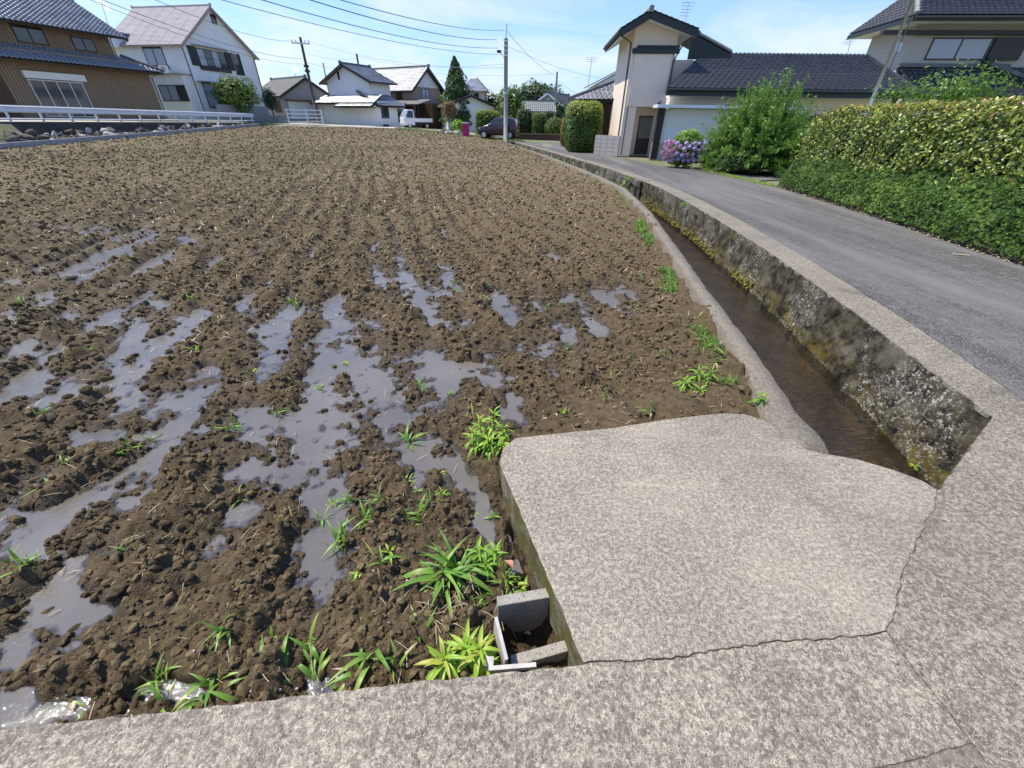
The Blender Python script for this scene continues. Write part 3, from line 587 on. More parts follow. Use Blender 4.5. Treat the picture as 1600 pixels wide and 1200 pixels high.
# pavement to the right of the slab and along the channel
seam2 = [(p[0]+.004, p[1]+.001) for p in seam]
wr_pts = [(x_, y_) for y_, x_ in WALL_R if y_ >= 2.0]; al_pts = [(x_, y_) for y_, x_ in ASPH_L]
pav = [tuple(cr_o[0])]+jag([at_px(1469, 764, 0), at_px(1552, 651, 0)], False, .04, .006, 14)[:-1]+jag(wr_pts, False, .08, .012, 15)+jag(al_pts[::-1], False, .12, .012, 16)+[(3.75, 1.75), (4.6, 1.15), (6.4, -1.2), (6.4, -2.5), (.5, -2.5)]+[tuple(p) for p in jag([at_px(1262, 1252, 0), at_px(1365, 1206, 0), at_px(1445, 1186, 0), j3], False, .02, .003, 13)]+[seam2[-1]]+seam2[::-1][1:]+[tuple(p) for p in cr_o[::-1]]
import bmesh
def flat(name, poly, z, m, label, depth=.5):
    bm = bmesh.new(); f = bm.faces.new([bm.verts.new((p[0], p[1], z)) for p in poly]); 
    r_ = bmesh.ops.triangulate(bm, faces=[f])
    e = [e_ for e_ in bm.edges if e_.is_boundary]; ex = bmesh.ops.extrude_edge_only(bm, edges=e)
    for v in ex['geom']:
        if isinstance(v, bmesh.types.BMVert): v.co.z -= depth
    bmesh.ops.recalc_face_normals(bm, faces=bm.faces); me = bpy.data.meshes.new(name); bm.to_mesh(me); bm.free(); me.materials.append(m)
    o = link(name, me)
    return structure(o, label)
flat('concrete_pavement', pav, -.004, K['pave'], 'rough concrete pavement beside the channel and the road', .03)
pt = [(p[0], p[1]-.004) for p in patch_t]+[(.4, -2.5), (1.6, -2.5), j3]
flat('concrete_patch', pt, -.006, K['kerb'], 'pale mortar patch at the corner of the apron', .2)
# asphalt road, bending left behind the pole, and a side drive
rd = [(4.6, 1.15), (3.75, 1.75)]+[(x_, y_) for y_, x_ in ASPH_L]+[(-2.5, 42.3), (-6, 44.5), (-7, 48), (-2, 46.8), (2.2, 44.5), (3.2, 42.5)]+[(x_, y_) for y_, x_ in ASPH_R[::-1]]+[(6.4, -1.2)]
flat('asphalt_road', rd, .002, K['asphalt'], 'grey asphalt lane curving away past the houses', .1)
dr = [(7.75, 14.5), (8.6, 15.0), (14, 16.5), (14, 18.2), (9.2, 16.6), (7.6, 17.4)]
flat('side_drive', dr, .006, K['asphalt'], 'asphalt drive branching right behind the ivy bank', .1)
# a kerb block wall on the field side of the channel
yy = np.concatenate([np.arange(1.58, 6, .06), np.arange(6, 14, .15), np.arange(14, 39.7, .4)]); xr = interp(yy, CURB_R); wd = .142+.065*np.clip((2.6-yy)/.5, 0, 1)+np.clip(2.2-yy, 0, 1)*.10
nz_ = (vn(yy*9, yy*0, 3)-.5)*.02+(vn(yy*23, yy*0, 7)-.5)*.012; nz2 = (vn(yy*13, yy*0+4, 3)-.5)*.024+(vn(yy*29, yy*0, 9)-.5)*.014
pr_ = [(-wd-.05+nz2*.5, -.8), (-wd-.03+nz2, -.10), (-wd+nz2, -.006), (-wd+.006+nz2, .004), (nz_-.006, .004), (nz_, -.006), (nz_*.3, -.85)]
v = np.stack([np.stack([xr+np.asarray(a)*np.ones_like(yy), yy, b-.05*np.clip((1.80-yy)/.16, 0, 1)**1.5], 1) for a, b in pr_], 1); m_ = len(pr_)
ii = np.arange(len(yy)-1)[:, None]*m_+np.arange(m_-1)[None]; f = np.stack([ii, ii+1, ii+1+m_, ii+m_], -1).reshape(-1, 4)
o = link('channel_kerb', npmesh('channel_kerb', v.reshape(-1, 3), f, K['kerb'], False)); tag(o, 'narrow pale concrete kerb wall between the field and the water channel', 'kerb wall')
# opposite wall: rough, algae grown
ya = np.concatenate([np.arange(1.0, 5, .018), np.arange(5, 10, .04), np.arange(10, 20, .1), np.arange(20, 40, .4)]); zs = np.linspace(0, 1, 34)
YA, ZS = np.meshgrid(ya, zs, indexing='ij'); XA = interp(YA, WALL_R); Zc = -.008-ZS*.85
rough = (fbm(YA*5, Zc*5, 21, 5)-.5)*.11+(fbm(YA*22, Zc*22, 22, 4)-.5)*.05+(fbm(YA*60, Zc*60, 26, 3)-.5)*.018+np.clip(fbm(YA*1.3, Zc*1.3+3, 23)-.52, 0, 1)*.22*np.exp(-ZS*2.2)
edge = np.clip(ZS/.12, 0, 1); XA = XA-.010-.012*edge+rough*np.clip(.25+ZS*1.5, 0, 1)-ZS*.05
n1, n2 = YA.shape; ii = np.arange(n1-1)[:, None]*n2+np.arange(n2-1)[None]; f = np.stack([ii, ii+1, ii+1+n2, ii+n2], -1).reshape(-1, 4)
o = link('channel_wall', npmesh('channel_wall', np.stack([XA, YA, Zc], -1).reshape(-1, 3), f, K['cwall'], True)); tag(o, 'rough dark channel wall with white lichen and ochre moss below the road', 'wall')
# water and bed of the channel
def ribbon(name, y0, y1, z, m, pad, label, n=60):
    y_ = np.linspace(y0, y1, n); a = interp(y_, CURB_R)-pad; b = interp(y_, WALL_R)+pad*1.4
    v = np.concatenate([np.stack([a, y_, np.full(n, z)], 1), np.stack([b, y_, np.full(n, z)], 1)]); i = np.arange(n-1)
    return structure(link(name, npmesh(name, v, np.stack([i, i+n, i+n+1, i+1], 1), m)), label)
ribbon('channel_bed', .2, 40, -.72, noisy('channel silt', (.12, .09, .052), (.30, .235, .15), 2.5, .95, .3, 40), .05, 'brown silty bed of the water channel')
ribbon('channel_water', .2, 40, -.615, K['chanw'], .02, 'clear brown water flowing in the narrow channel')
# culvert opening and moss ledge
mb = MB()
cv = thing('culvert_mouth', 'dark square culvert mouth in the channel wall below the road', 'culvert', (4.1, 14.8, 0))
mb.span((-.12, -.75, -.2), (.2, .75, -.03)).span((-.10, -.75, -.8), (.2, -.5, -.201)).span((-.10, .5, -.8), (.2, .75, -.201)); mb.build('frame', K['cwall'], cv)
MB().span((-.08, -.49, -.78), (-.04, .49, -.21)).build('opening', K['black'], cv)  # black slab fills the mouth; the shade inside is put into its colour
mb = MB()
for i in range(420):
    y_ = random.uniform(5.8, 13.4)
    if vn(np.array([y_*1.1]), np.array([0.]), 8)[0] < .38: continue
    x_ = float(interp(y_, WALL_R))-.05-random.random()*.05; s = random.uniform(.012, .04); mb.box((x_, y_, -.60+random.random()**2*.12), (s, s*1.6, s), Euler((random.random()*3, random.random()*3, random.random()*3)).to_matrix())
stuff(mb.build('moss_ledge', noisy('yellow moss', (.21, .17, .03), (.10, .11, .025), 9, 1, .6, 50)), 'yellow moss growing along the waterline of the wall')

# ------------------------------------------------------------------ ground beyond, one sheet to the horizon
gx = np.unique(np.concatenate([np.linspace(-1600, -80, 16), np.arange(-80, 60.1, 1.0), np.linspace(60, 1600, 16)])); gy = np.unique(np.concatenate([np.linspace(-400, -10, 8), np.arange(-10, 110.1, 1.0), np.linspace(110, 2500, 20)]))
GX, GY = np.meshgrid(gx, gy, indexing='ij'); GZ = interp(GX, ZG)-.03
low = (GX > interp(GY, FIELD_L)-1.5) & (GX < np.where(GY < 40.5, interp(GY, WALL_R)+.9, -2)) & (GY < interp(GX, FIELD_FAR)+1.2) & (GY > -9)
low |= (GX > -8) & (GX < 8.2) & (GY < 4) & (GY > -4)
GZ = np.where(low, -1.4, GZ); n1, n2 = GX.shape; ii = np.arange(n1-1)[:, None]*n2+np.arange(n2-1)[None]
structure(link('ground', npmesh('ground', np.stack([GX, GY, GZ], -1).reshape(-1, 3), np.stack([ii, ii+n2, ii+n2+1, ii+1], -1).reshape(-1, 4), K['ground'])), 'yards and grassy ground around the houses')
# verge, lane and bank at the far end of the field
def strip(name, a, b, m, label, sub=8, kind='structure'):
    a, b = [Vector(p) for p in a], [Vector(p) for p in b]; mb = MB()
    for i in range(len(a)-1): mb.quad(a[i], a[i+1], b[i+1], b[i])
    return tag(mb.build(name, m), label, None, None, kind)
far = [(x_, y_) for x_, y_ in FIELD_FAR if x_ > -26]
def fzr(x_, y_): return -.2+.05+min(max((y_-6)/40, 0), 2)**1.4*.9*float(interp(x_, [(-25, 1), (-14, .78), (-6.7, .56), (-1.5, .3), (3, .15)]))
strip('lane', [(x_, y_+.9, fzr(x_, y_)+.03) for x_, y_ in far[:-1]], [(x_+.5, y_+5.5, Zg(x_)+.02) for x_, y_ in far[:-1]], K['lane'], 'pale lane in front of the white houses')

# ------------------------------------------------------------------ leaves
def leaf_shape(n=4, w=.3, droop=.25, lift=.3, fold=.25, power=.9):
    """one blade along +Y, unit length: (verts, quads)"""
    v, f = [], []
    for i in range(n+1):
        t = i/n; ww = w*math.sin(math.pi*min(.97, .06+t*.94)**power)*.5 if i < n else .004
        z = lift*t-droop*t*t; v += [(-ww, t, z+fold*ww), (0, t, z), (ww, t, z+fold*ww)]
    for i in range(n):
        a = i*3; f += [(a, a+1, a+4, a+3), (a+1, a+2, a+5, a+4)]
    return np.array(v, float), np.array(f)
LEAF = dict(lance=[leaf_shape(4, .26, .5, .25), leaf_shape(4, .24, .25, .2), leaf_shape(4, .28, .75, .4)], blade=[leaf_shape(6, .12, .9, .7), leaf_shape(6, .10, .5, .6), leaf_shape(6, .13, 1.3, .8)],
            oval=[leaf_shape(3, .50, .25, .1), leaf_shape(3, .46, .5, .2)], small=[leaf_shape(2, .75, .3, .1)], needle=[leaf_shape(2, .14, .3, .1)])
for k_ in list(LEAF): pass
LM = {}
def leaf_mesh(kind, i, m, rnd, key):
    k_ = (kind, i, m.name, round(rnd, 1))
    if k_ not in LM:
        v, f = LEAF[kind][i]; LM[k_] = npmesh('leaf', v, f, m, True, {'rnd': ('FACE', np.full(len(f), rnd))})
    return LM[k_]
def leaf_obj(parent, kind, m, p, yaw, pitch, L, wide=1.0, rnd=None, name='leaf', roll=0):
    i = random.randrange(len(LEAF[kind])); rnd = random.random() if rnd is None else min(1, max(0, rnd))
    o = link(name, leaf_mesh(kind, i, m, rnd, 0), parent); o.location = p; o.rotation_euler = Euler((pitch, roll, yaw)); o.scale = (L*wide, L, L)
    return o
def leaf_cloud(kind, pos, nrm, L, jitter=.7, wide=1.0, rnd=None, down=.0):
    """numpy: many leaves; nrm = the way each leaf faces; returns verts, quads, rnd"""
    n = len(pos); nrm = nrm/np.linalg.norm(nrm, axis=1, keepdims=True); nrm = nrm+rng.normal(0, jitter, (n, 3))*.6; nrm /= np.linalg.norm(nrm, axis=1, keepdims=True)
    t = rng.normal(0, 1, (n, 3)); t[:, 2] -= down; t -= nrm*(t*nrm).sum(1, keepdims=True); t /= np.linalg.norm(t, axis=1, keepdims=True); s = np.cross(t, nrm)
    L = np.broadcast_to(L, (n,))*rng.uniform(.7, 1.25, n); V_, F_, o_ = [], [], 0; pick = rng.integers(0, len(LEAF[kind]), n); R_ = []
    rnd = rng.random(n) if rnd is None else np.clip(rnd, 0, 1)
    for i, (lv, lf) in enumerate(LEAF[kind]):
        m = pick == i
        if not m.any(): continue
        p, a, b, c, l_ = pos[m], s[m], t[m], nrm[m], L[m][:, None, None]
        v = p[:, None]+l_*(lv[None, :, :1]*wide*a[:, None]+(lv[None, :, 1:2]-.3)*b[:, None]+lv[None, :, 2:]*c[:, None])
        V_.append(v.reshape(-1, 3)); F_.append((lf[None]+np.arange(m.sum())[:, None, None]*len(lv)+o_).reshape(-1, 4)); o_ += v.shape[0]*v.shape[1]; R_.append(np.repeat(rnd[m], len(lf)))
    return np.concatenate(V_), np.concatenate(F_), np.concatenate(R_)
def foliage(name, parent, kind, pos, nrm, L, m, **k):
    v, f, r_ = leaf_cloud(kind, pos, nrm, L, **k); o = link(name, npmesh(name, v, f, m, False, {'rnd': ('FACE', r_)}), parent); o['kind'] = 'stuff'; return o
def blob_pts(n, c, rad, shell=.72, seed=0, lump_=.35, zmin=None, pw=2.0):
    """points near the uneven surface of a rounded mass"""
    d = rng.normal(0, 1, (n, 3)); d /= (np.abs(d)**pw).sum(1, keepdims=True)**(1/pw); a = np.arctan2(d[:, 1], d[:, 0])
    k = 1+lump_*(vn(a*1.9+seed*7, d[:, 2]*3+seed, seed+3)-.5)*2*.6+lump_*.5*(vn(a*4.5+seed*3, d[:, 2]*7, seed+8)-.5); r_ = (shell+(1-shell)*rng.random(n)**.5)*k
    p = np.array(c)+d*r_[:, None]*np.array(rad)
    if zmin is not None: q = p[:, 2] > zmin; p, d = p[q], d[q]
    return p, d
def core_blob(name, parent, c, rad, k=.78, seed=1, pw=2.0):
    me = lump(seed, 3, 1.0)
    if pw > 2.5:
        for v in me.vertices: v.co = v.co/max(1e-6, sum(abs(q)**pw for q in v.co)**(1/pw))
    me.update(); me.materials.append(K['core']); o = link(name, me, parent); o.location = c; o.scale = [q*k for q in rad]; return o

# ------------------------------------------------------------------ weeds in the field
def rosette(root, base, h, n, L, m=K['weed'], lean=(0, 0), tone=.55, wide=1.0):
    top = Vector((base[0]+lean[0], base[1]+lean[1], base[2]+h)); b = Vector(base)
    MB().tube([b, b.lerp(top, .5)+Vector((lean[0]*.1, 0, 0)), top], [.004, .0035, .0025], 5).build('stem', K['grassb'], root)
    for i in range(n):
        t = .25+.75*(i+.5)/n; yaw = i*2.399+random.uniform(-.3, .3); inner = (t-.25)/.75
        leaf_obj(root, 'lance', m, b.lerp(top, t), yaw, (-.25+1.05*inner**2.5)+random.uniform(-.15, .15), L*(1.05-.5*inner**3)*random.uniform(.8, 1.15), wide, tone+.25*inner+random.uniform(-.25, .15))
def plantroot(name, label, cat, px, py, zz=-.15, group=None):
    x_, y_ = at_px(px, py, zz); return thing(name, label, cat, (x_, y_, fz(x_, y_)-.004), 0, group)
p = plantroot('leafy_weed', 'bushy bright green weed of leafy rosettes at the far left slab corner', 'weed', 764, 706)
for dx, dy, h, n in ((0, -.03, .15, 15), (-.07, 0, .17, 14), (.07, .03, .17, 14), (.02, .07, .24, 13), (-.04, .05, .20, 13), (.06, -.03, .12, 13)): rosette(p, (dx, dy, 0), h, int(n*1.5), .088, lean=(dx*.4, dy*.4), wide=.72)
p = plantroot('leafy_weed', 'low pair of green rosettes on bare soil near the channel kerb', 'weed', 1085, 607, -.1)
for dx, dy, h, n in ((-.08, -.03, .10, 14), (.08, .03, .15, 14), (.02, .06, .14, 12), (.0, -.08, .06, 9)): rosette(p, (dx, dy, 0), h, int(n*1.4), .10, lean=(dx*.3, 0), tone=.35, wide=.75)
p = plantroot('leafy_weed', 'single small rosette tucked against the channel kerb beside the slab', 'weed', 1182, 640, -.06)
for dx, dy, h, n in ((0, 0, .10, 12), (.03, .02, .07, 9)): rosette(p, (dx, dy, 0), h, n, .07, tone=.3)
p = plantroot('leafy_weed', 'green rosette weed growing right beside the broad bladed grass by the slab', 'weed', 762, 882)
for dx, dy, h, n in ((-.01, 0, .11, 16), (.03, .05, .13, 14), (-.05, .06, .12, 11)): rosette(p, (dx, dy, 0), h, int(n*1.5), .092, lean=(.0, 0), tone=.4, wide=.72)
p = plantroot('leafy_weed', 'yellow green rosette clump against the front concrete edge beside the box', 'weed', 712, 1046)
for dx, dy, h, n in ((-.03, 0, .13, 16), (.075, .035, .13, 15), (.03, .05, .10, 12), (.10, -.005, .07, 10)): rosette(p, (dx, dy, 0), h, int(n*1.9), .11, lean=(dx*.2, 0), tone=.68, wide=.68)
def blades(root, n, L0, L1, wide=1.0, m=K['grassb'], spread=.02, up=.6, tone=.5):
    for i in range(n):
        yaw = random.uniform(0, 6.28); leaf_obj(root, 'blade', m, (random.uniform(-spread, spread), random.uniform(-spread, spread), 0), yaw, random.uniform(up-.5, up+.5), random.uniform(L0, L1), wide, tone+random.uniform(-.4, .4), 'blade')
p = plantroot('grass_plant', 'broad bladed grass clump with long drooping blades left of the slab', 'grass plant', 700, 893); blades(p, 46, .11, .22, .7, spread=.05, up=.6)
for yaw, L_ in ((1.7, .28), (2.1, .27), (-1.9, .25), (-1.6, .27), (1.3, .22), (2.9, .20)): leaf_obj(p, 'blade', K['grassb'], (0, 0, .01), yaw, .25, L_, .85, .55, 'blade')
p = plantroot('grass_plant', 'sprawling wild grass with jointed stems along the front concrete edge', 'grass plant', 485, 1078)
for yaw, L_ in ((1.9, .22), (1.2, .2), (-1.9, .26), (-1.3, .22), (.3, .22), (.9, .18), (2.6, .16), (-.6, .22), (1.6, .15), (-.9, .17), (.1, .14)):
    e_ = Vector((-math.sin(yaw)*L_, math.cos(yaw)*L_*.7, L_*.45)); MB().tube([(0, 0, 0), e_*.5+Vector((0, 0, .012)), e_], .0018, 5).build('stem', K['straw'], p)
    for t in (.35, .6, .85, 1.0):
        leaf_obj(p, 'blade', K['grassb'], e_*t, yaw+random.choice((-1, 1))*random.uniform(.2, 1.0), .5, random.uniform(.08, .14), 1.3, random.uniform(.2, .8), 'blade')
for px, py, n, a, b, lab in ((505, 905, 9, .05, .11, 'small spreading grass seedling alone on bare soil below the long puddle'), (640, 680, 16, .07, .17, 'thin upright grass standing in shallow water above the leafy weed'), (660, 985, 9, .06, .13, 'drooping young grass left of the concrete box'),
                             (640, 815, 9, .05, .10, 'short grass tuft above the broad bladed grass'), (500, 1000, 5, .07, .13, 'lone tall grass shoot above the sprawling grass'), (330, 1080, 22, .06, .13, 'dense dark grass tuft by the front edge with straw in it'), (150, 1082, 34, .03, .065, 'fine mossy green tuft at the rim of the lowest puddle'),
                             (75, 755, 12, .06, .13, 'pale green seedling clump at the left edge between two puddles'), (590, 1040, 5, .08, .15, 'slanting grass shoot right of the sprawling grass')):
    p = plantroot('grass_plant', lab, 'grass plant', px, py); blades(p, n, a, b, 1.0, spread=.015+.0009*n, up=.7, tone=.55)
for i, (px, py) in enumerate(((245, 1092), (560, 1058), (620, 1052))):
    p = plantroot('grass_tuft', 'small wild grass tuft growing against the front concrete edge', 'grass tuft', px, py-6, -.12, 'grass tufts along the front concrete edge'); blades(p, 7+(i*5) % 7, .05, .13, 1.1, spread=.02, up=.75, tone=.5)
    leaf_obj(p, 'blade', K['straw'], (0, .01, 0), random.uniform(0, 6), .3, .10, 1, .5, 'dry_blade')
for i, (px, py) in enumerate(((790, 905), (805, 930), (770, 800), (690, 770), (740, 790), (650, 760), (610, 870))):
    p = plantroot('weed_sprig', 'small leafy weed sprig on the soil left of the slab', 'weed', px, py, -.15, 'weed sprigs beside the slab'); rosette(p, (0, 0, 0), random.uniform(.03, .07), 9, .06, tone=random.uniform(.2, .6), wide=.8)
for i, (px, py) in enumerate(((1100, 545), (1115, 570), (1085, 515), (1020, 640), (1130, 610))):
    p = plantroot('grass_tuft', 'pale grass tuft at the foot of the kerb beyond the slab', 'grass tuft', px, py, -.08, 'grass tufts at the foot of the kerb'); blades(p, 10, .06, .14, .9, spread=.03, up=.8, tone=.4); leaf_obj(p, 'blade', K['straw'], (0, .01, 0), random.uniform(0, 6), .3, .12, 1, .5, 'dry_blade')
# seedlings: each its own small plant
def seed_mesh(n, kind, L0, L1, m, up=.6, spread=.02):
    V_, F_, R_, o_ = [], [], [], 0
    for i in range(n):
        lv, lf = random.choice(LEAF[kind]); L_ = random.uniform(L0, L1); mt = Euler((random.uniform(up-.4, up+.5), 0, random.uniform(0, 6.28))).to_matrix()
        v = (lv*L_) @ np.array(mt).T+np.array([random.uniform(-spread, spread), random.uniform(-spread, spread), 0]); V_.append(v); F_.append(lf+o_); o_ += len(v); R_.append(np.full(len(lf), random.random()))
    return npmesh('seedling', np.concatenate(V_), np.concatenate(F_), m, True, {'rnd': ('FACE', np.concatenate(R_))})
SEED = [seed_mesh(6, 'lance', .03, .06, K['weed']), seed_mesh(5, 'blade', .05, .11, K['grassb']), seed_mesh(9, 'blade', .04, .09, K['grassb'], .9), seed_mesh(8, 'lance', .03, .055, K['weed'], .4), seed_mesh(14, 'blade', .06, .13, K['grassb'], .9, .04)]
spots = [(185, 850), (210, 858), (40, 885), (25, 880), (310, 990), (345, 965), (365, 990), (360, 663), (375, 770), (120, 562), (140, 545), (30, 470), (15, 500), (305, 548), (395, 572), (380, 580), (545, 778), (575, 812), (595, 890), (560, 910), (520, 780), (100, 720), (240, 1060), (235, 1030), (290, 1000), (430, 1000),
         (1032, 565), (990, 562), (1062, 632), (1010, 640), (878, 658), (945, 640), (1100, 560), (1090, 510), (890, 540), (905, 560), (985, 470), (1000, 480), (960, 590), (920, 630), (720, 620), (700, 610), (660, 600), (740, 650), (735, 600), (780, 560), (680, 790), (655, 800), (620, 800), (690, 730), (635, 740), (760, 930), (790, 900), (800, 920), (815, 905), (650, 1000), (600, 790), (530, 840), (500, 800),
         (640, 350), (650, 352), (500, 420), (715, 455), (755, 470), (710, 440), (350, 420), (20, 420), (125, 310), (220, 235), (535, 210), (945, 430), (1000, 440), (880, 470), (860, 480), (540, 560), (495, 600), (430, 640), (200, 700), (230, 680), (300, 470), (460, 470), (470, 340), (820, 350), (760, 330), (900, 360), (930, 330), (60, 640), (350, 560)]
for i, (px, py) in enumerate(spots):
    x_, y_ = at_px(px, py, -.15); o = link('seedling', SEED[(i*7) % 5 if y_ < 3 else (1, 2, 4)[i % 3]]); s = .75+.5*random.random(); s *= 1+max(0, y_-3)*.06
    o.location = (x_, y_, max(fz(x_, y_), ZW)-.002); o.scale = (s, s, s); o.rotation_euler.z = random.uniform(0, 6.28); kd = ('broad leaved seedling', 'thin grass sprout', 'small tufted grass sprout', 'low leafy seedling', 'taller wispy grass sprout')[(i*7) % 5 if y_ < 3 else (1, 2, 4)[i % 3]]
    wh_ = 'among clods at the foot of the slab' if px > 600 and py > 720 else 'on the bare soil between slab and kerb' if px > 860 and py > 500 else 'at the water by the bushy weed' if px > 600 and py > 540 else 'in the dry far part of the field' if py < 400 else 'by the puddles at the lower left' if px < 260 and py > 820 else 'on the near crumbly soil' if py > 750 else 'along the kerb side of the field' if px > 800 else 'among the scattered small puddles' if py < 520 else 'by the large puddles on the left'
    tag(o, kd+' '+wh_, 'seedling', kd+'s '+wh_)
# grass creeping along the kerb wall
n = 1500; y_ = np.concatenate([rng.uniform(4.6, 8.2, n), rng.uniform(2.4, 4.6, 300), rng.uniform(8, 16, 160)]); y_ = y_[vn(y_*1.9, y_*0, 33) > .48]; x_ = interp(y_, CURB_R)-.26-np.abs(rng.normal(0, .07, len(y_)))
pz = np.array([fz(a, b) for a, b in zip(x_, y_)])
foliage('verge_grass', None, 'blade', np.stack([x_, y_, pz+.05], 1), np.tile([[.3, -1, .3]], (len(y_), 1)), .10, K['grassb'], down=-2.5, jitter=.8)
tag(bpy.data.objects['verge_grass'], 'thin green grass growing along the foot of the channel kerb', None, None, 'stuff')
x_ = rng.uniform(-13, 0.5, 3800); y_ = interp(x_, FIELD_FAR)+rng.uniform(.2, 2.2, 3800)
foliage('far_verge_grass', None, 'blade', np.stack([x_, y_, np.array([max(fzr(a, b)+.03, Zg(a)-.1) for a, b in zip(x_, y_)])+.03], 1), np.tile([[.2, -1, .4]], (3800, 1)), .17, K['green'], down=-2.0)
tag(bpy.data.objects['far_verge_grass'], 'light green grass along the far edge of the field', None, None, 'stuff')
n = 260; y_ = rng.uniform(13.5, 36, n); x_ = interp(y_, WALL_R)-.25-rng.random(n)*.3
foliage('ditch_grass', None, 'oval', np.stack([x_, y_, rng.uniform(-.6, -.1, n)], 1), np.tile([[-1., -1, .6]], (n, 1)), .16, K['hedge']); tag(bpy.data.objects['ditch_grass'], 'weeds hanging in the far part of the ditch', None, None, 'stuff')
# plants on the channel wall
for (px, py, Yw, s, lab) in ((970, 286, 15.2, .30, 'leafy weed growing beside the dark culvert mouth'), (1041, 323, 10.0, .22, 'small weed growing on the mossy channel wall below the road'), (1145, 373, 7.1, .09, 'tiny green sprout half way up the lichened wall'), (1420, 690, 2.55, .05, 'tiny green sprout on the ochre foot of the channel wall'), (1475, 730, 2.15, .07, 'grassy sprout at the near end of the channel wall')):
    x_ = float(interp(Yw, WALL_R))-.10; zw = V(px, py, Yw)[2]; p = thing('wall_weed', lab, 'weed', (x_, Yw, min(-.1, zw)), 0, 'weeds on the channel wall')
    for i in range(11): leaf_obj(p, 'lance', K['weed'], (0, 0, random.uniform(0, s*.5)), random.uniform(.4, 2.8), random.uniform(.0, .8), s*random.uniform(.6, 1.1)*.7, 1.3, None)

# ------------------------------------------------------------------ little concrete box with a board, dead leaf, beside the slab
def zb(px, py, z): x_, y_ = at_px(px, py, z); return Vector((x_, y_, z))
bxr = thing('inlet_box', 'small open concrete inlet box beside the mossy slab side', 'inlet box', (0, 0, 0))
def wallbox(pa, pb, za, zb_, th, name, m):
    a, b = Vector(pa), Vector(pb); d = (b-a).normalized(); nrm = Vector((-d.y, d.x))*th
    MB().prism([(a.x, a.y), (b.x, b.y), (b.x+nrm.x, b.y+nrm.y), (a.x+nrm.x, a.y+nrm.y)], za, zb_).build(name, m, bxr, bevel=.004)
q1, q2 = zb(778, 947, -.09), zb(852, 934, -.09); wallbox((q1.x, q1.y), (q2.x+.06, q2.y+.01), -.42, -.09, .042, 'back_block', K['boxc'])
q1, q2 = zb(801, 1042, -.13), zb(881, 1020, -.13); wallbox((q1.x, q1.y), (q2.x+.03, q2.y+.01), -.42, -.13, .04, 'front_block', K['boxc'])
bd = thing('sluice_board', 'thin weathered white board standing on edge at the box opening', 'board')
a, b = zb(774, 975, -.10), zb(790, 1040, -.12); MB().beam(a, b, .012, .16).build('board', K['boardw'], bd); 
a, b = zb(764, 1046, -.07), zb(838, 1040, -.05); o = MB().beam(a, b, .014, .02).build('timber_batten', K['boardw']); tag(o, 'thin pale batten lying along the concrete edge by the box', 'batten')
a = zb(769, 1042, -.06); o = MB().box((a.x-.01, a.y+.02, -.13), (.028, .03, .13)).build('timber_peg', K['boardw']); tag(o, 'short square timber peg beside the batten', 'peg')
def crumple(px, py, z, s, m, name, lab):
    c = zb(px, py, z); v, f = leaf_shape(5, .62, .5, .2, .7); v = v*s+np.array([0, 0, 0]); v[:, 2] += np.sin(v[:, 1]*90)*s*.06
    o = link(name, npmesh(name, v, f, m, True)); o.location = c; o.rotation_euler = (.2, .3, random.uniform(0, 6)); tag(o, lab, 'dead leaf', 'dead leaves on the soil')
crumple(800, 888, -.13, .055, K['deadleaf'], 'dead_leaf', 'curled reddish dead leaf against the slab side'); crumple(829, 992, -.30, .03, K['stonel'], 'dead_leaf', 'pale scrap of leaf inside the concrete box')
for px, py in ((220, 945), (110, 1110), (870, 650), (855, 655)): crumple(px, py, -.19 if px < 300 else -.07, .03, K['straw'], 'dead_leaf', 'small straw coloured leaf lying on mud or shallow water')
mb = MB()
for i in range(46):
    x_, y_ = at_px(random.gauss(715, 45), random.gauss(950, 26), -.15)
    if x_ > -.1+(1.55-y_)*.33-.02: continue
    a = random.uniform(0, 3.14); L_ = random.uniform(.03, .10); z_ = fz(x_, y_, True)+.012; d = Vector((math.cos(a)*L_, math.sin(a)*L_, random.uniform(-.01, .02)))
    mb.tube([Vector((x_, y_, z_))-d/2, Vector((x_, y_, z_+.008)), Vector((x_, y_, z_))+d/2], .0014, 4)
stuff(mb.build('dry_stalks', K['straw']), 'tangle of dry stalks below the broad bladed grass')

# ------------------------------------------------------------------ building kit
class Frame:
    """local frame of a building: x along its front, y back, z up"""
    def __init__(s, root, p0, p1, z):
        s.o = np.array([p0[0], p0[1], z], float); d = np.array([p1[0]-p0[0], p1[1]-p0[1]], float); s.L = float(np.linalg.norm(d)); d /= s.L
        s.x = np.array([d[0], d[1], 0]); s.y = np.array([-d[1], d[0], 0]); s.rz = math.atan2(d[1], d[0]); s.root = root
        root.location = s.o; root.rotation_euler = (0, 0, s.rz)
    def hit(s, px, py, face='front', off=0.0):
        """where the pixel's ray meets a face: (along, z) in local metres"""
        d = ray(px, py)
        if face == 'front': n, o_, ax = s.y, s.o+s.y*off, s.x
        elif face == 'left': n, o_, ax = s.x, s.o+s.x*off, s.y
        else: n, o_, ax = s.x, s.o+s.x*(s.L+off), s.y
        t = ((o_-C0) @ n)/(d @ n); p_ = C0+d*t; return float((p_-s.o) @ ax), float(p_[2]-s.o[2])
def faceM(face, L, off=0.0):
    """matrix taking (along, out, up) of a face to building coordinates"""
    if face == 'front': return Matrix(((1, 0, 0, 0), (0, -1, 0, off), (0, 0, 1, 0), (0, 0, 0, 1)))
    if face == 'right': return Matrix(((0, 1, 0, L+off), (1, 0, 0, 0), (0, 0, 1, 0), (0, 0, 0, 1)))
    return Matrix(((0, -1, 0, off), (1, 0, 0, 0), (0, 0, 1, 0), (0, 0, 0, 1)))
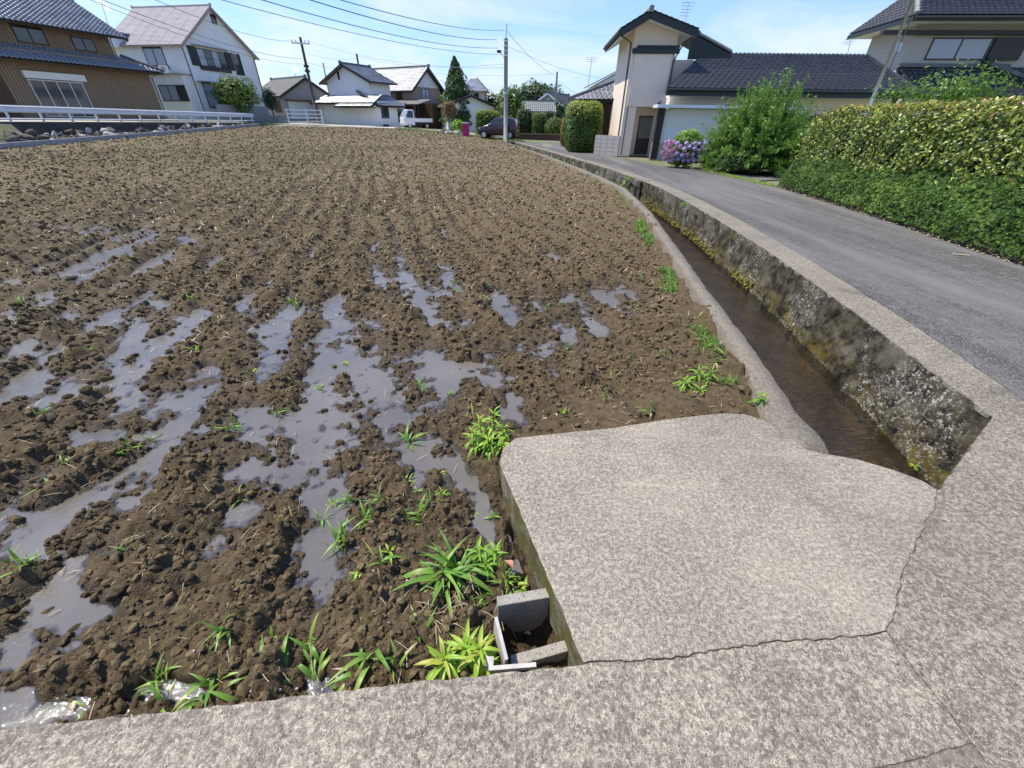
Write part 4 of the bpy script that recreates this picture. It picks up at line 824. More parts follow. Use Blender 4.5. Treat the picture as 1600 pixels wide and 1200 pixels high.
def fbox(mb, Mx, a0, a1, d0, d1, z0, z1, mi=0):
    vs = [Mx @ Vector((a, d, z)) for a in (a0, a1) for d in (d0, d1) for z in (z0, z1)]
    return mb.add(vs, [(0, 1, 3, 2), (4, 6, 7, 5), (0, 4, 5, 1), (2, 3, 7, 6), (0, 2, 6, 4), (1, 5, 7, 3)], mi)
def window(root, Mx, a0, a1, z0, z1, n=2, fm=None, gm=None, name='window', fw=.05, bars=0):
    fm = fm or K['alu']; mb = MB(); fbox(mb, Mx, a0-fw, a1+fw, .0, .07, z0-fw, z0); fbox(mb, Mx, a0-fw, a1+fw, .0, .06, z1, z1+fw)
    for i in range(n+1):
        a = a0+(a1-a0)*i/n; fbox(mb, Mx, a-fw/2, a+fw/2, .002, .05, z0, z1)
    for k_ in range(bars):
        z = z0+(z1-z0)*(k_+1)/(bars+1); fbox(mb, Mx, a0, a1, .012, .045, z-.012, z+.012)
    w = mb.build(name, fm, root)
    for i in range(n):
        b0, b1 = a0+(a1-a0)*i/n+fw/2, a0+(a1-a0)*(i+1)/n-fw/2; g = gm[i % len(gm)] if isinstance(gm, (list, tuple)) else (gm or K['glass'])
        fbox(MB(), Mx, b0, b1, .006+.006*(i % 2), .02+.006*(i % 2), z0+.001, z1-.001).build('pane', g, w)
    return w
TILE = {}
def tile_t(kind):
    if kind in TILE: return TILE[kind]
    if kind == 'pan': us = [0, .12, .26, .42, .62, .82, 1.0]; zs_ = [.30, .44, .30, .06, 0, .06, .28]
    elif kind == 'flat': us = [0, .10, .16, .5, .9, 1.0]; zs_ = [.26, .30, .08, .06, .06, .10]
    else: us = [0.01, .99]; zs_ = [.1, .1]
    v = []
    for t, dz in ((0, .20), (1.06, 0)):
        v += [(u, t, z+dz) for u, z in zip(us, zs_)]
    n = len(us); v += [(u, 0, z+.20-.22) for u, z in zip(us, zs_)]
    f = [(i, i+1, n+i+1, n+i) for i in range(n-1)]+[(2*n+i, 2*n+i+1, i+1, i) for i in range(n-1)]
    TILE[kind] = (np.array(v, float), np.array(f)); return TILE[kind]
def tiles(parent, a, b, c, d, w, l, m, kind='pan', ind=0, th=.10, clip=None, name='roof_tile', rnd=0):
    """tiles on the slope a (eave start) b (eave end) c (ridge end) d (ridge start); the first IND as parts of their own"""
    a, b, c, d = [np.array(p, float) for p in (a, b, c, d)]; nw = max(1, round(np.linalg.norm(b-a)/w)); nl = max(1, round(np.linalg.norm(d-a)/l)); lv, lf = tile_t(kind)
    nrm = np.cross(b-a, d-a); nrm /= np.linalg.norm(nrm); nrm *= np.sign(nrm[2]); cells = []
    for j in range(nl):
        t = j/nl; e0, e1 = a+(d-a)*t, b+(c-b)*t; up = (d-a)/nl
        cnt = max(1, round(np.linalg.norm(e1-e0)/(np.linalg.norm(b-a)/nw))); ax = (e1-e0)/cnt
        for i in range(cnt):
            o_ = e0+ax*i
            if clip is None or clip(o_+ax*.5+up*.5): cells.append((o_, ax, up))
    V_, F_ = [], []; made = 0; shared = None
    for n_, (o_, ax, up) in enumerate(cells):
        jt = random.uniform(-.01, .01)*th*2
        if n_ < ind:
            if shared is None:
                shared = npmesh('roof_tile', lv*np.array([np.linalg.norm(ax), np.linalg.norm(up), th]), lf, m)
            q_ = link(name, shared, parent); ex, ey = ax/np.linalg.norm(ax), up/np.linalg.norm(up); ez = np.cross(ex, ey); k_ = np.linalg.norm(ax)
            Mt = Matrix.Identity(4)
            for r_ in range(3): Mt[r_][0], Mt[r_][1], Mt[r_][2], Mt[r_][3] = ex[r_], ey[r_], ez[r_], o_[r_]+nrm[r_]*(.02+jt)
            q_.matrix_local = Mt; continue
        V_.append(o_+lv[:, :1]*ax+lv[:, 1:2]*up+lv[:, 2:]*nrm*th+nrm*(.02+jt)); F_.append(lf+made*len(lv)); made += 1
    if made:
        o = link('roof_tiles' if ind else 'tile_courses', npmesh('tile_courses', np.concatenate(V_), np.concatenate(F_), m), parent); o['kind'] = 'stuff'
def slope(mb, a, b, c, d, th=.08, mi=0):
    a, b, c, d = [Vector(p) for p in (a, b, c, d)]; n = (b-a).cross(d-a).normalized()
    if n.z < 0: n = -n
    lo = [p-n*th for p in (a, b, c, d)]; mb.add([a, b, c, d]+lo, [(0, 1, 2, 3), (7, 6, 5, 4), (0, 4, 5, 1), (1, 5, 6, 2), (2, 6, 7, 3), (3, 7, 4, 0)], mi)
def gable_body(root, x0, x1, y0, y1, z0, ze, zr, ridge, m, name='wall'):
    """walls with gables; ridge 'x' runs along the front, 'y' runs back from a gabled front"""
    mb = MB()
    if ridge == 'y':
        xm = (x0+x1)/2; pf = [(x0, z0), (x1, z0), (x1, ze), (xm, zr), (x0, ze)]; vs = [(x, y0, z) for x, z in pf]+[(x, y1, z) for x, z in pf]
    else:
        ym = (y0+y1)/2; pf = [(y0, z0), (y1, z0), (y1, ze), (ym, zr), (y0, ze)]; vs = [(x1, y, z) for y, z in pf]+[(x0, y, z) for y, z in pf]
    mb.add(vs, [(0, 1, 2, 3, 4), (9, 8, 7, 6, 5)]+[(i, i+5, (i+1) % 5+5, (i+1) % 5) for i in range(5)])
    return mb.build(name, m, root)
def gable_roof(root, x0, x1, y0, y1, ze, zr, ridge, oe, og, m, tw=.28, tl=.26, kind='pan', ind=0, base=None, cap=K['ridge_g'], capr=.11, edge=None, both=True, th=.1, barge=None):
    """two slopes with tile courses, ridge cap and barge boards"""
    r = None; mb = MB(); S_ = []
    if ridge == 'y':
        xm = (x0+x1)/2; k_ = (zr-ze)/(xm-x0); dz = oe*k_; ya, yb = y0-og, y1+og
        S_ = [((x0-oe, yb, ze-dz), (x0-oe, ya, ze-dz), (xm, ya, zr), (xm, yb, zr)), ((x1+oe, ya, ze-dz), (x1+oe, yb, ze-dz), (xm, yb, zr), (xm, ya, zr))]; rp = [(xm, ya-.05, zr), (xm, yb+.05, zr)]
        ends = [[(x0-oe, ya, ze-dz), (xm, ya, zr), (x1+oe, ya, ze-dz)]]
    else:
        ym = (y0+y1)/2; k_ = (zr-ze)/(ym-y0); dz = oe*k_; xa, xb = x0-og, x1+og
        S_ = [((xa, y0-oe, ze-dz), (xb, y0-oe, ze-dz), (xb, ym, zr), (xa, ym, zr)), ((xb, y1+oe, ze-dz), (xa, y1+oe, ze-dz), (xa, ym, zr), (xb, ym, zr))]; rp = [(xa-.05, ym, zr), (xb+.05, ym, zr)]
        ends = [[(xb, y0-oe, ze-dz), (xb, ym, zr), (xb, y1+oe, ze-dz)], [(xa, y0-oe, ze-dz), (xa, ym, zr), (xa, y1+oe, ze-dz)]]
    for s_ in S_: slope(mb, *[Vector(p)+Vector((0, 0, .07)) for p in s_], .10)
    r = mb.build('roof', base or K['fascia'], root)
    up = np.array([0, 0, .085])
    for i, s_ in enumerate(S_):
        if not both and i == 1: continue
        tiles(r, *[np.array(p)+up for p in s_], tw, tl, m, kind, ind if i == 0 else 0, th)
    rp = [Vector(p)+Vector((0, 0, .13)) for p in rp]; mb = MB(); mb.beam(rp[0], rp[1], capr*1.5, capr*1.6); mb.tube([rp[0]+Vector((0, 0, capr*.9)), rp[1]+Vector((0, 0, capr*.9))], capr*.8, 8)
    for p_ in rp: mb.box(p_+Vector((0, 0, capr*.8)), (capr*2.2, capr*2.2, capr*3.0))
    mb.build('ridge_cap', cap, r)
    for e_ in ends:
        for i in range(2): MB().beam(Vector(e_[i])+Vector((0, 0, -.02)), Vector(e_[i+1])+Vector((0, 0, -.02)), .05, .20).build('barge_board', barge or K['darktrim'], r)
    return r
def pipe(root, pts, r=.035, name='downpipe', m=None): return MB().tube(pts, r, 6).build(name, m or K['gutter'], root)

# ------------------------------------------------------------------ left: timber house, two roofs
br = thing('timber_house', 'brown timber clad house with white glinting tile roofs behind the guardrail', 'house')
fr = Frame(br, (-34.97, 26.7), (-30.5, 41.0), 1.1); Lb = fr.L
MB().span((0, 0, 0), (Lb, 9, 3.9)).build('ground_floor_wall', K['wood'], br)
MB().span((-.5, 1.0, 3.9), (Lb-1.3, 8.2, 5.75)).build('upper_floor_wall', K['wood'], br)
mb = MB()
for i in range(int(Lb/.18)):
    x_ = .045+i*.18
    fbox(mb, faceM('front', Lb), x_-.012, x_+.012, .001, .014, .05, 3.3)
    if x_ < Lb-1.4: fbox(mb, faceM('front', Lb, 1.0), x_-.012, x_+.012, .001, .014, 4.05, 5.6)
o = mb.build('board_joint', K['woodd'], br); o['kind'] = 'stuff'
mb = MB(); slope(mb, (-1, -1.0, 3.28), (Lb+.6, -1.0, 3.28), (Lb-.9, 1.05, 4.15), (-1, 1.05, 4.15), .1); slope(mb, (Lb+.6, -1.0, 3.28), (Lb+.6, 9.5, 3.28), (Lb-.9, 9.5, 4.1), (Lb-.9, 1.05, 4.15), .1)
rl = mb.build('lower_roof', K['darktrim'], br); tiles(rl, (-1, -1.03, 3.31), (Lb+.6, -1.03, 3.31), (Lb-.9, 1.05, 4.2), (-1, 1.05, 4.2), .27, .25, K['tile_g'], 'pan', 290, .13)
mb = MB(); mb.tube([(Lb+.62, -1.0, 3.42), (Lb-.9, 1.05, 4.30)], .12, 8).build('hip_cap', K['ridge_g'], rl)
gable_roof(br, -.5, Lb-1.3, .8, 8.4, 5.7, 7.75, 'x', .8, .75, K['tile_g'], .28, .26, 'pan', 0, K['darktrim'], capr=.17, th=.13)
ff = faceM('front', Lb); fu = faceM('front', Lb, 1.0)
def wpx(fr_, root, px0, px1, py0, py1, face='front', off=0., n=2, **k_):
    """a window whose corners stand where the photograph shows them"""
    ax = (px0+px1)/2; a0, _ = fr_.hit(px0, (py0+py1)/2, face, off); a1, _ = fr_.hit(px1, (py0+py1)/2, face, off); _, z1 = fr_.hit(ax, py0, face, off); _, z0 = fr_.hit(ax, py1, face, off)
    if a0 > a1: a0, a1 = a1, a0
    return window(root, faceM(face, fr_.L, off), a0, a1, z0, z1, n, **k_), (a0, a1, z0, z1)
wpx(fr, br, 24, 68, 43, 66, 'front', 1.0); wpx(fr, br, 115, 147, 61, 78, 'front', 1.0)
a0, _ = fr.hit(46, 130); a1, _ = fr.hit(127, 130); window(br, ff, a0, a1, .25, 2.25, 4, K['alul'], K['glass'], 'sliding_door', .06)
fbox(MB(), ff, a0-.15, a1+.3, .0, .22, 2.36, 2.75).build('shutter_box', K['white'], br)
a0, _ = fr.hit(6, 140); fbox(MB(), ff, -.5, a0+.2, .02, .06, .1, 2.7).build('entrance_lattice', K['woodd'], br)
pipe(br, [(Lb+.05, -.9, 3.2), (Lb+.08, -.1, 3.0), (Lb+.08, -.06, .1)], .04)
pipe(br, [(Lb-1.0, .2, 5.6), (Lb-1.25, .9, 5.3), (Lb-1.25, .95, 4.2)], .04)

# ------------------------------------------------------------------ white gabled house
wh = thing('white_house', 'tall white gabled house with pinkish shingle roof and black shutters', 'house')
fr = Frame(wh, (-30.9, 47.0), (-29.2, 56.0), 1.15); Lw = fr.L; EZ, RZ = 5.85, 9.05
gable_body(wh, 0, Lw, 0, 8.2, 0, EZ, RZ, 'y', K['white'])
gable_roof(wh, 0, Lw, 0, 8.2, EZ, RZ, 'y', .35, .35, K['tile_w'], 1.2, .20, 'slab', 0, K['tile_w'], K['tile_w'], .07, th=.05, barge=K['pinkb'])
fbox(MB(), faceM('front', Lw), -.05, Lw+.05, .002, .05, EZ-.05, EZ+.08).build('eave_band', K['white'], wh)
w, (a0, a1, z0, z1) = wpx(fr, wh, 311, 352, 80, 104, n=4, gm=[K['glass2'], K['glass']], bars=1)
fbox(MB(), faceM('front', Lw), a0-1.0, a0-.08, .01, .07, z0-.1, z1+.12).build('shutter', K['black'], wh); fbox(MB(), faceM('front', Lw), a1+.08, a1+.9, .01, .07, z0-.1, z1+.12).build('shutter', K['black'], wh)
fbox(MB(), faceM('front', Lw), a0-.2, a1+.2, .01, .16, z0-.36, z0-.07).build('flower_box', K['black'], wh); fbox(MB(), faceM('front', Lw), a0-.5, a1+.4, .0, .5, z1+.2, z1+.27).build('window_canopy', K['greyw'], wh)
wpx(fr, wh, 366, 377, 83, 116, n=1); 
wv, _ = wpx(fr, wh, 330, 337, 24, 36, n=1, name='gable_vent')
w, (a0, a1, z0, z1) = wpx(fr, wh, 322, 352, 132, 168, n=2, gm=[K['glass2'], K['glass']]); fbox(MB(), faceM('front', Lw), a0-.5, a1+.3, .0, .6, z1+.1, z1+.17).build('door_canopy', K['greyw'], wh)
w, (a0, a1, z0, z1) = wpx(fr, wh, 228, 257, 76, 102, 'left', n=2, gm=[K['glass2']]); 
mb = MB(); n = 8; am = (a0+a1)/2; ra = (a1-a0)/2+.05
mb.add([faceM('left', Lw) @ Vector((am+ra*math.cos(math.pi*i/n), .05, z1+.02+.45*math.sin(math.pi*i/n))) for i in range(n+1)], [tuple(range(n+1))]); mb.build('arched_head', K['black'], wh)
fbox(MB(), faceM('left', Lw), a0-.1, a1+.1, .01, .15, z0-.3, z0-.06).build('flower_box', K['black'], wh)
# ground floor bay on the left side
b0, bz = fr.hit(297, 118, 'left'); b1, _ = fr.hit(236, 118, 'left'); b0, b1 = min(b0, b1), max(b0, b1)
fbox(MB(), faceM('left', Lw), b0, b1, .0, 1.0, 0, bz).build('bay', K['white'], wh); fbox(MB(), faceM('left', Lw), b0-.15, b1+.15, .0, 1.2, bz+.001, bz+.10).build('bay_roof', K['greyw'], wh)
w, (a0, a1, z0, z1) = wpx(fr, wh, 252, 292, 134, 157, 'left', -1.0, n=3, gm=[K['glass'], K['glass2'], K['glass2']])
ac = thing('air_conditioner', 'air conditioning unit on top of the bay of the white house', 'air conditioner'); q_ = fr.hit(256, 108, 'left', -.6); p_ = fr.o+fr.x*(-.6)+fr.y*q_[0]+np.array([0, 0, bz+.10]); ac.location = p_; ac.rotation_euler.z = fr.rz
MB().span((-.15, -.4, 0), (.15, .4, .58)).build('case', K['paintw'], ac, bevel=.02); MB().disc((-.155, -.08, .29), (1, 0, 0), .22, .02, 16).build('fan_grille', K['greyw'], ac)
fbox(MB(), faceM('left', Lw), 6.4, 8.0, -.4, .6, EZ-.3, EZ+.75).build('dormer', K['white'], wh); fbox(MB(), faceM('left', Lw), 6.2, 8.2, -1.0, .8, EZ+.76, EZ+.86).build('dormer_roof', K['tile_w'], wh)
pipe(wh, [(-.02, -.06, EZ-.1), (-.02, -.06, .1)], .045); pipe(wh, [(Lw-.1, -.06, EZ-.1), (Lw-.1, -.06, .1)], .045)
# clipped round shrub and wall in front of it
def shrub(name, label, cat, c, rad, m, n, L, kind='oval', trunk=True, group=None, seed=1, lump_=.35, shell=.74, pw=2.0, zground=None, jitter=.7, down=0., tone=None, core=True):
    zg = Zg(c[0]) if zground is None else zground; r_ = thing(name, label, cat, (c[0], c[1], zg), 0, group); cl = (0, 0, c[2]-zg)
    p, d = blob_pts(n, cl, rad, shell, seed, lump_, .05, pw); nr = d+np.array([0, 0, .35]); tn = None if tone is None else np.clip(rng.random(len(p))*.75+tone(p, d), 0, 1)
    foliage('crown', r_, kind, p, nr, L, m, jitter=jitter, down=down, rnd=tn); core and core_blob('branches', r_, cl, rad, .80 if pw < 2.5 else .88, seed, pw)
    if trunk: MB().tube([(0, 0, -.3), (0, 0, cl[2])], [.09, .05], 7).build('trunk', K['bark'], r_)
    return r_
shrub('round_shrub', 'rounded bright green shrub in front of the white house', 'shrub', (V(368, 146, 47.8)[0], 47.8, V(368, 146, 47.8)[2]), (1.9, 1.8, 1.45), K['hedge'], 4200, .17, seed=3, lump_=.5)
shrub('round_shrub', 'small dark shrub between the white house and the grey roofed house', 'shrub', (V(421, 155, 54)[0], 54, V(421, 155, 54)[2]), (.75, .7, 1.0), K['dark'], 1300, .15, seed=4)
def block_wall(label, p0, p1, h, z, th=.15, bw=.4, bh=.2, parts=False, m=None):
    r_ = thing('block_wall', label, 'wall'); f_ = Frame(r_, p0, p1, z); nx, nz = max(1, round(f_.L/bw)), max(1, round(h/bh)); bw, bh = f_.L/nx, h/nz; mb = MB(); 
    MB().span((.01, .012, -.4), (f_.L-.01, th-.012, h-.012)).build('mortar', K['blockd'], r_); sh = None
    for j in range(nz):
        for i in range(nx):
            c_ = ((i+.5)*bw, th/2, (j+.5)*bh)
            if parts:
                if sh is None: sh = MB().box((0, 0, 0), (bw-.012, th, bh-.012)).mesh('block', m or K['block'])
                q_ = link('block', sh, r_); q_.location = (c_[0], c_[1]+random.uniform(-.004, .004), c_[2])
            else: mb.box(c_, (bw-.014, th, bh-.014))
    if not parts: mb.build('blocks', m or K['block'], r_)['kind'] = 'stuff'
    return r_
zt = V(352, 163, 45.2)[2]; block_wall('grey concrete block wall in front of the white house garden', (-28.15, 45.0), (-27.5, 52.8), zt-1.05, 1.05, m=K['curb'])

# ------------------------------------------------------------------ road on the left, guardrail, stone bank, kerb blocks
strip('left_road', [(-31.5, 10, 1.12), (-26.9, 24, 1.12), (-26.3, 50, 1.0)], [(-35, 10, 1.15), (-30, 24, 1.15), (-27.9, 50, 1.06)], K['lane'], 'pale road behind the guardrail')
gr = thing('guardrail', 'long white steel guardrail along the raised road on the left', 'guardrail')
Pg = [(-26.55+.028*k_, 24.6+k_*1.70, 1.10-.007*k_) for k_ in range(-3, 14)]
d_ = (Vector(Pg[-1])-Vector(Pg[0])).normalized(); nn = Vector((d_.y, -d_.x, 0))
for p_ in Pg:
    mb = MB(); mb.tube([Vector(p_)-Vector((0, 0, .3)), Vector(p_)+Vector((0, 0, .74))], .055, 8); mb.box(Vector(p_)+Vector((0, 0, .56)), (.12, .10, .3)); mb.build('post', K['rail'], gr)
for z0, z1, nm in ((.42, .74, 'rail_beam'), (.10, .18, 'lower_rail')):
    a, b = Vector(Pg[0])-d_*.4, Vector(Pg[-1])+d_*.3; mb = MB(); prof = [(0, z0), (.05, z0+.05), (.02, (z0+z1)/2), (.05, z1-.05), (0, z1)] if nm == 'rail_beam' else [(0, z0), (.04, (z0+z1)/2), (0, z1)]
    n = len(prof); vs = [q_+nn*(o_+.06+e)+Vector((0, 0, z)) for q_ in (a, b) for e in (0, -.012) for o_, z in prof]
    fs = [(i, i+1, 2*n+i+1, 2*n+i) for i in range(n-1)]+[(n+i+1, n+i, 3*n+i, 3*n+i+1) for i in range(n-1)]+[(0, n, 3*n, 2*n), (n-1, 3*n-1, 4*n-1, 2*n-1)][:1]
    mb.add(vs, fs); mb.build(nm, K['rail'], gr)
# retaining strip below the road and rough stones, grey kerb blocks at the field's edge
strip('road_edge_wall', [(-30.9, 10, 1.10), (-26.3, 24, 1.10), (-25.9, 48, .98)], [(-30.6, 10, .35), (-26.0, 24, .5), (-25.7, 48, .80)], noisy('dark retaining wall', (.035, .03, .026), (.075, .065, .055), 3, .95, .4, 20), 'dark retaining wall below the guardrail')
strip('stone_bank', [(-30.6, 10, .40), (-26.0, 24, .55), (-25.7, 48, .82)], [(-20.6, 10, -.1), (-24.5, 21.5, .02), (-25.3, 46, .62)], noisy('stony earth', (.05, .042, .034), (.10, .085, .066), 3, .95, .5, 15), 'dark stony bank below the raised road')
bank = thing('stone_revetment', 'row of rough dark field stones along the bank on the left', 'stone bank', (0, 0, 0)); lm = []
for i in range(6):
    me = lump(40+i, 2, .7); me.materials.append(K['stone'] if i % 4 else K['stonel']); lm.append(me)
for i in range(120):
    t = random.random()**.8; y_ = 17+t*29; a = float(interp(y_, [(10, -29.6), (21, -25.95), (46, -25.85)])); b = float(interp(y_, FIELD_L)); u = random.random(); x_ = a+(b-a)*u*.9
    za = float(interp(y_, [(10, .5), (24, .62), (46, .84)])); zb_ = float(interp(y_, [(10, -.1), (21.5, .04), (46, .62)])); o = link('stone', random.choice(lm), bank); s = random.uniform(.14, .34)
    o.location = (x_, y_, za+(zb_-za)*u+.04); o.scale = (s*1.3, s*1.2, s*.9); o.rotation_euler = (random.random(), random.random(), random.random()*6)
kb = thing('field_kerb', 'row of grey concrete kerb blocks along the left edge of the field', 'kerb')
y_ = 12.0; sh = MB().box((0, 0, 0), (.16, 1.97, .36)).mesh('kerb_block', K['curb'])
while y_ < 46:
    x0_, x1_ = float(interp(y_, FIELD_L)), float(interp(y_+2, FIELD_L)); z_ = fzr(x0_, y_+1); o = link('kerb_block', sh, kb); o.location = ((x0_+x1_)/2, y_+1, z_+.04); o.rotation_euler = (math.atan2(fzr(x1_, y_+2)-fzr(x0_, y_), 2), 0, math.atan2(-(x1_-x0_), 2)); y_ += 2
pa, pb = V(452, 192, 50), V(506, 195, 52)
fn = thing('metal_fence', 'short white metal fence of four bars beside the white storehouse', 'fence'); f_ = Frame(fn, pa, pb, float(pb[2])); 
for x_ in (0, f_.L*.55, f_.L): MB().span((x_-.05, -.05, -.4), (x_+.05, .05, 1.38)).build('post', K['rail'], fn)
for z_ in (.28, .62, .96, 1.30): MB().span((0, -.03, z_-.05), (f_.L, .02, z_+.05)).build('rail_bar', K['rail'], fn)
pa, pb = V(424, 190, 50), V(452, 191, 50); o = block_wall('low pale block wall between the guardrail and the white fence', pa[:2], pb[:2], .75, .9, m=K['curb'])

# ------------------------------------------------------------------ grey roofed house with garage
sh_ = thing('grey_roof_house', 'low house with old grey tile roof and a pale garage shutter', 'house'); c0 = V(448, 180, 58)[:2]; l0 = V(400, 170, 63)[:2]; fr = Frame(sh_, l0, c0, 1.2); Ls = fr.L
e1 = fr.hit(448, 148)[1]; r1 = e1+1.75
gable_body(sh_, 0, Ls, 0, 6.4, 0, e1, r1, 'x', K['greyw']); gable_roof(sh_, 0, Ls, 0, 6.4, e1, r1, 'x', .5, .4, K['tile_o'], .3, .28, 'pan', 0, K['darktrim'])
Mr = faceM('right', Ls); fbox(MB(), Mr, .5, 5.6, .01, .10, .1, e1-.6).build('garage_shutter', K['panel'], sh_); fbox(MB(), Mr, .2, 6.0, .0, .7, e1-.5, e1-.38).build('awning', K['rust'], sh_)
window(sh_, faceM('front', Ls), Ls-2.6, Ls-.9, .8, 1.9, 2, K['rust'], K['woodd'])
# ------------------------------------------------------------------ white storehouse
ws = thing('white_storehouse', 'white plastered storehouse with a gable and grey tiled skirt roof', 'house'); P0, P1 = V(503, 195, 60)[:2], V(594, 201, 55)[:2]; fr = Frame(ws, P0, P1, .55); L1 = fr.L
h1 = fr.hit(505, 158)[1]; MB().span((0, 0, -.5), (L1, 4.6, h1)).build('lower_wall', K['white'], ws)
gx0, gz0 = fr.hit(515, 148, 'front', 1.2); gx1, _ = fr.hit(578, 148, 'front', 1.2); gz1 = fr.hit(516, 126, 'front', 1.2)[1]; gzr = fr.hit(537, 102, 'front', 1.2)[1]
gable_body(ws, gx0, gx1, 1.2, 4.6, h1, gz1, gzr, 'y', K['white'], 'upper_wall'); gable_roof(ws, gx0, gx1, 1.2, 4.6, gz1, gzr, 'y', .9, .5, K['tile_g'], .3, .28, 'pan', 0, K['darktrim'])
mb = MB(); zs0, zs1 = h1-.25, h1+.55; slope(mb, (-.6, -.7, zs0), (L1+.3, -.7, zs0), (L1-.2, 1.2, zs1), (.3, 1.2, zs1), .1); sk = mb.build('skirt_roof', K['darktrim'], ws); tiles(sk, (-.6, -.73, zs0+.03), (L1+.3, -.73, zs0+.03), (L1-.2, 1.2, zs1+.03), (.3, 1.2, zs1+.03), .3, .28, K['tile_g'])
mb = MB(); slope(mb, (L1*.42, -1.2, zs0-.35), (L1+.3, -1.2, zs0-.35), (L1+.3, -.2, zs0+.12), (L1*.42, -.2, zs0+.12), .1); sk = mb.build('canopy_roof', K['darktrim'], ws); tiles(sk, (L1*.42, -1.22, zs0-.32), (L1+.3, -1.22, zs0-.32), (L1+.3, -.2, zs0+.16), (L1*.42, -.2, zs0+.16), .3, .28, K['tile_g'])
fbox(MB(), faceM('front', L1, 1.2), gx0+2.1, gx0+2.4, .01, .06, gzr-1.3, gzr-.6).build('gable_vent', K['alu'], ws); fbox(MB(), faceM('front', L1), L1*.46, L1-.1, .01, .12, .0, zs0-.45).build('front_panel', K['white'], ws)
for t in (.1, .35, .6, .8): fbox(MB(), faceM('front', L1), L1*t, L1*t+.4, .0, .05, -.25, -.12).build('floor_vent', K['black'], ws)
an = thing('storehouse_annex', 'small white annex with a window between the storehouse and the truck', 'house'); fr = Frame(an, V(594, 201, 55)[:2]+np.array([.1, .1]), V(630, 201, 57.2)[:2], .5); L2 = fr.L; h2_ = fr.hit(612, 166)[1]
MB().span((0, 0, -.4), (L2, 4, h2_)).build('wall', K['white'], an); mb = MB(); slope(mb, (-.3, -.5, h2_-.05), (L2+.3, -.5, h2_-.05), (L2+.3, 4.2, h2_+1.5), (-.3, 4.2, h2_+1.5), .1); sk = mb.build('roof', K['darktrim'], an); tiles(sk, (-.3, -.52, h2_), (L2+.3, -.52, h2_), (L2+.3, 4.2, h2_+1.55), (-.3, 4.2, h2_+1.55), .3, .28, K['tile_g'])
wpx(fr, an, 596, 607, 168, 184); wpx(fr, an, 622, 631, 171, 190, n=1); fbox(MB(), faceM('front', L2), .3, .9, .02, .3, -.1, .45).build('heater_unit', K['black'], an)
# ------------------------------------------------------------------ brown two-storey house
b2 = thing('brown_house', 'two storey house with silver tile roof and pinkish brown cladding behind the truck', 'house'); c0, l0 = V(650, 200, 62)[:2], V(575, 200, 66.5)[:2]; fr = Frame(b2, l0, c0, .5); L3 = fr.L; e3 = fr.hit(648, 136)[1]; r3 = e3+2.1
gable_body(b2, 0, L3, 0, 5.6, 0, e3, r3, 'x', K['pinkb']); gable_roof(b2, 0, L3, 0, 5.6, e3, r3, 'x', .7, .6, K['tile_g'], .42, .28, 'pan', 0, K['darktrim'])
Mr = faceM('right', L3); mb = MB(); mb.add([Mr @ Vector(p) for p in ((.2, .012, e3+.12), (5.4, .012, e3+.12), (2.8, .012, r3-.12))], [(0, 1, 2)]); mb.build('gable_panel', K['white'], b2); wpx(fr, b2, 659, 670, 140, 156, 'right', n=2, gm=[K['glass2']])
wpx(fr, b2, 619, 628, 138, 156, n=1, fm=K['woodd'], gm=K['woodd']); mb = MB(); slope(mb, (L3*.35, -2.6, 2.55), (L3+3.0, -2.6, 2.55), (L3+3.0, .0, 3.1), (L3*.35, 0, 3.1), .08); mb.build('porch_roof', K['tile_o'], b2)
for x_ in (L3*.7, L3+.9, L3+2.8): MB().span((x_-.06, -2.4, 0), (x_+.06, -2.28, 2.5)).build('porch_post', K['darktrim'], b2)
MB().span((L3*.6, -.06, .1), (L3-.1, -.012, 2.3)).build('dark_lattice', K['woodd'], b2); MB().span((L3+.02, .3, .1), (L3+2.8, 4, 2.7)).build('shed', K['woodd'], b2)

# ------------------------------------------------------------------ vehicles
def wheel(root, x, y, r, w=.15, side=1):
    wh_ = MB().disc((x, y, r), (0, 1, 0), r, w, 20).build('wheel', K['rubber'], root); mb = MB(); mb.disc((x, y+side*(w/2+.004), r), (0, 1, 0), r*.62, .012, 16)
    mb.build('rim', K['chrome'], wh_); return wh_
def loft(secs, mats=None):
    """body from cross sections: each (x, [(half width, z), ...] from sill to roof)"""
    mb = MB(); n = len(secs[0][1]); vs = []
    for x_, s_ in secs: vs += [(x_, w, z) for w, z in s_]+[(x_, -w, z) for w, z in reversed(s_)]
    m = 2*n; fs = []
    for i in range(len(secs)-1):
        for k_ in range(m): fs.append((i*m+k_, i*m+(k_+1) % m, (i+1)*m+(k_+1) % m, (i+1)*m+k_))
    fs += [tuple(range(m-1, -1, -1)), tuple((len(secs)-1)*m+k_ for k_ in range(m))]; mb.add(vs, fs); return mb
car = thing('parked_car', 'plum coloured small hatchback parked behind the concrete pole', 'car'); pc = V(779, 220, 40.0); car.location = (float(pc[0])*42.2/40, 42.2, .17); car.scale = (1.03, 1.03, 1.06); car.rotation_euler.z = R(180-13)
hw = [(.70, .20), (.74, .45), (.735, .85), (.66, .90), (.60, .92)]
def sec(x_, belt, top, wt, k_=1.0): return (x_, [(.66*k_, .20), (.735*k_, .42), (.73*k_, belt), ((.70*k_ if top > belt+.1 else .66*k_), belt+.03), (wt, top)])
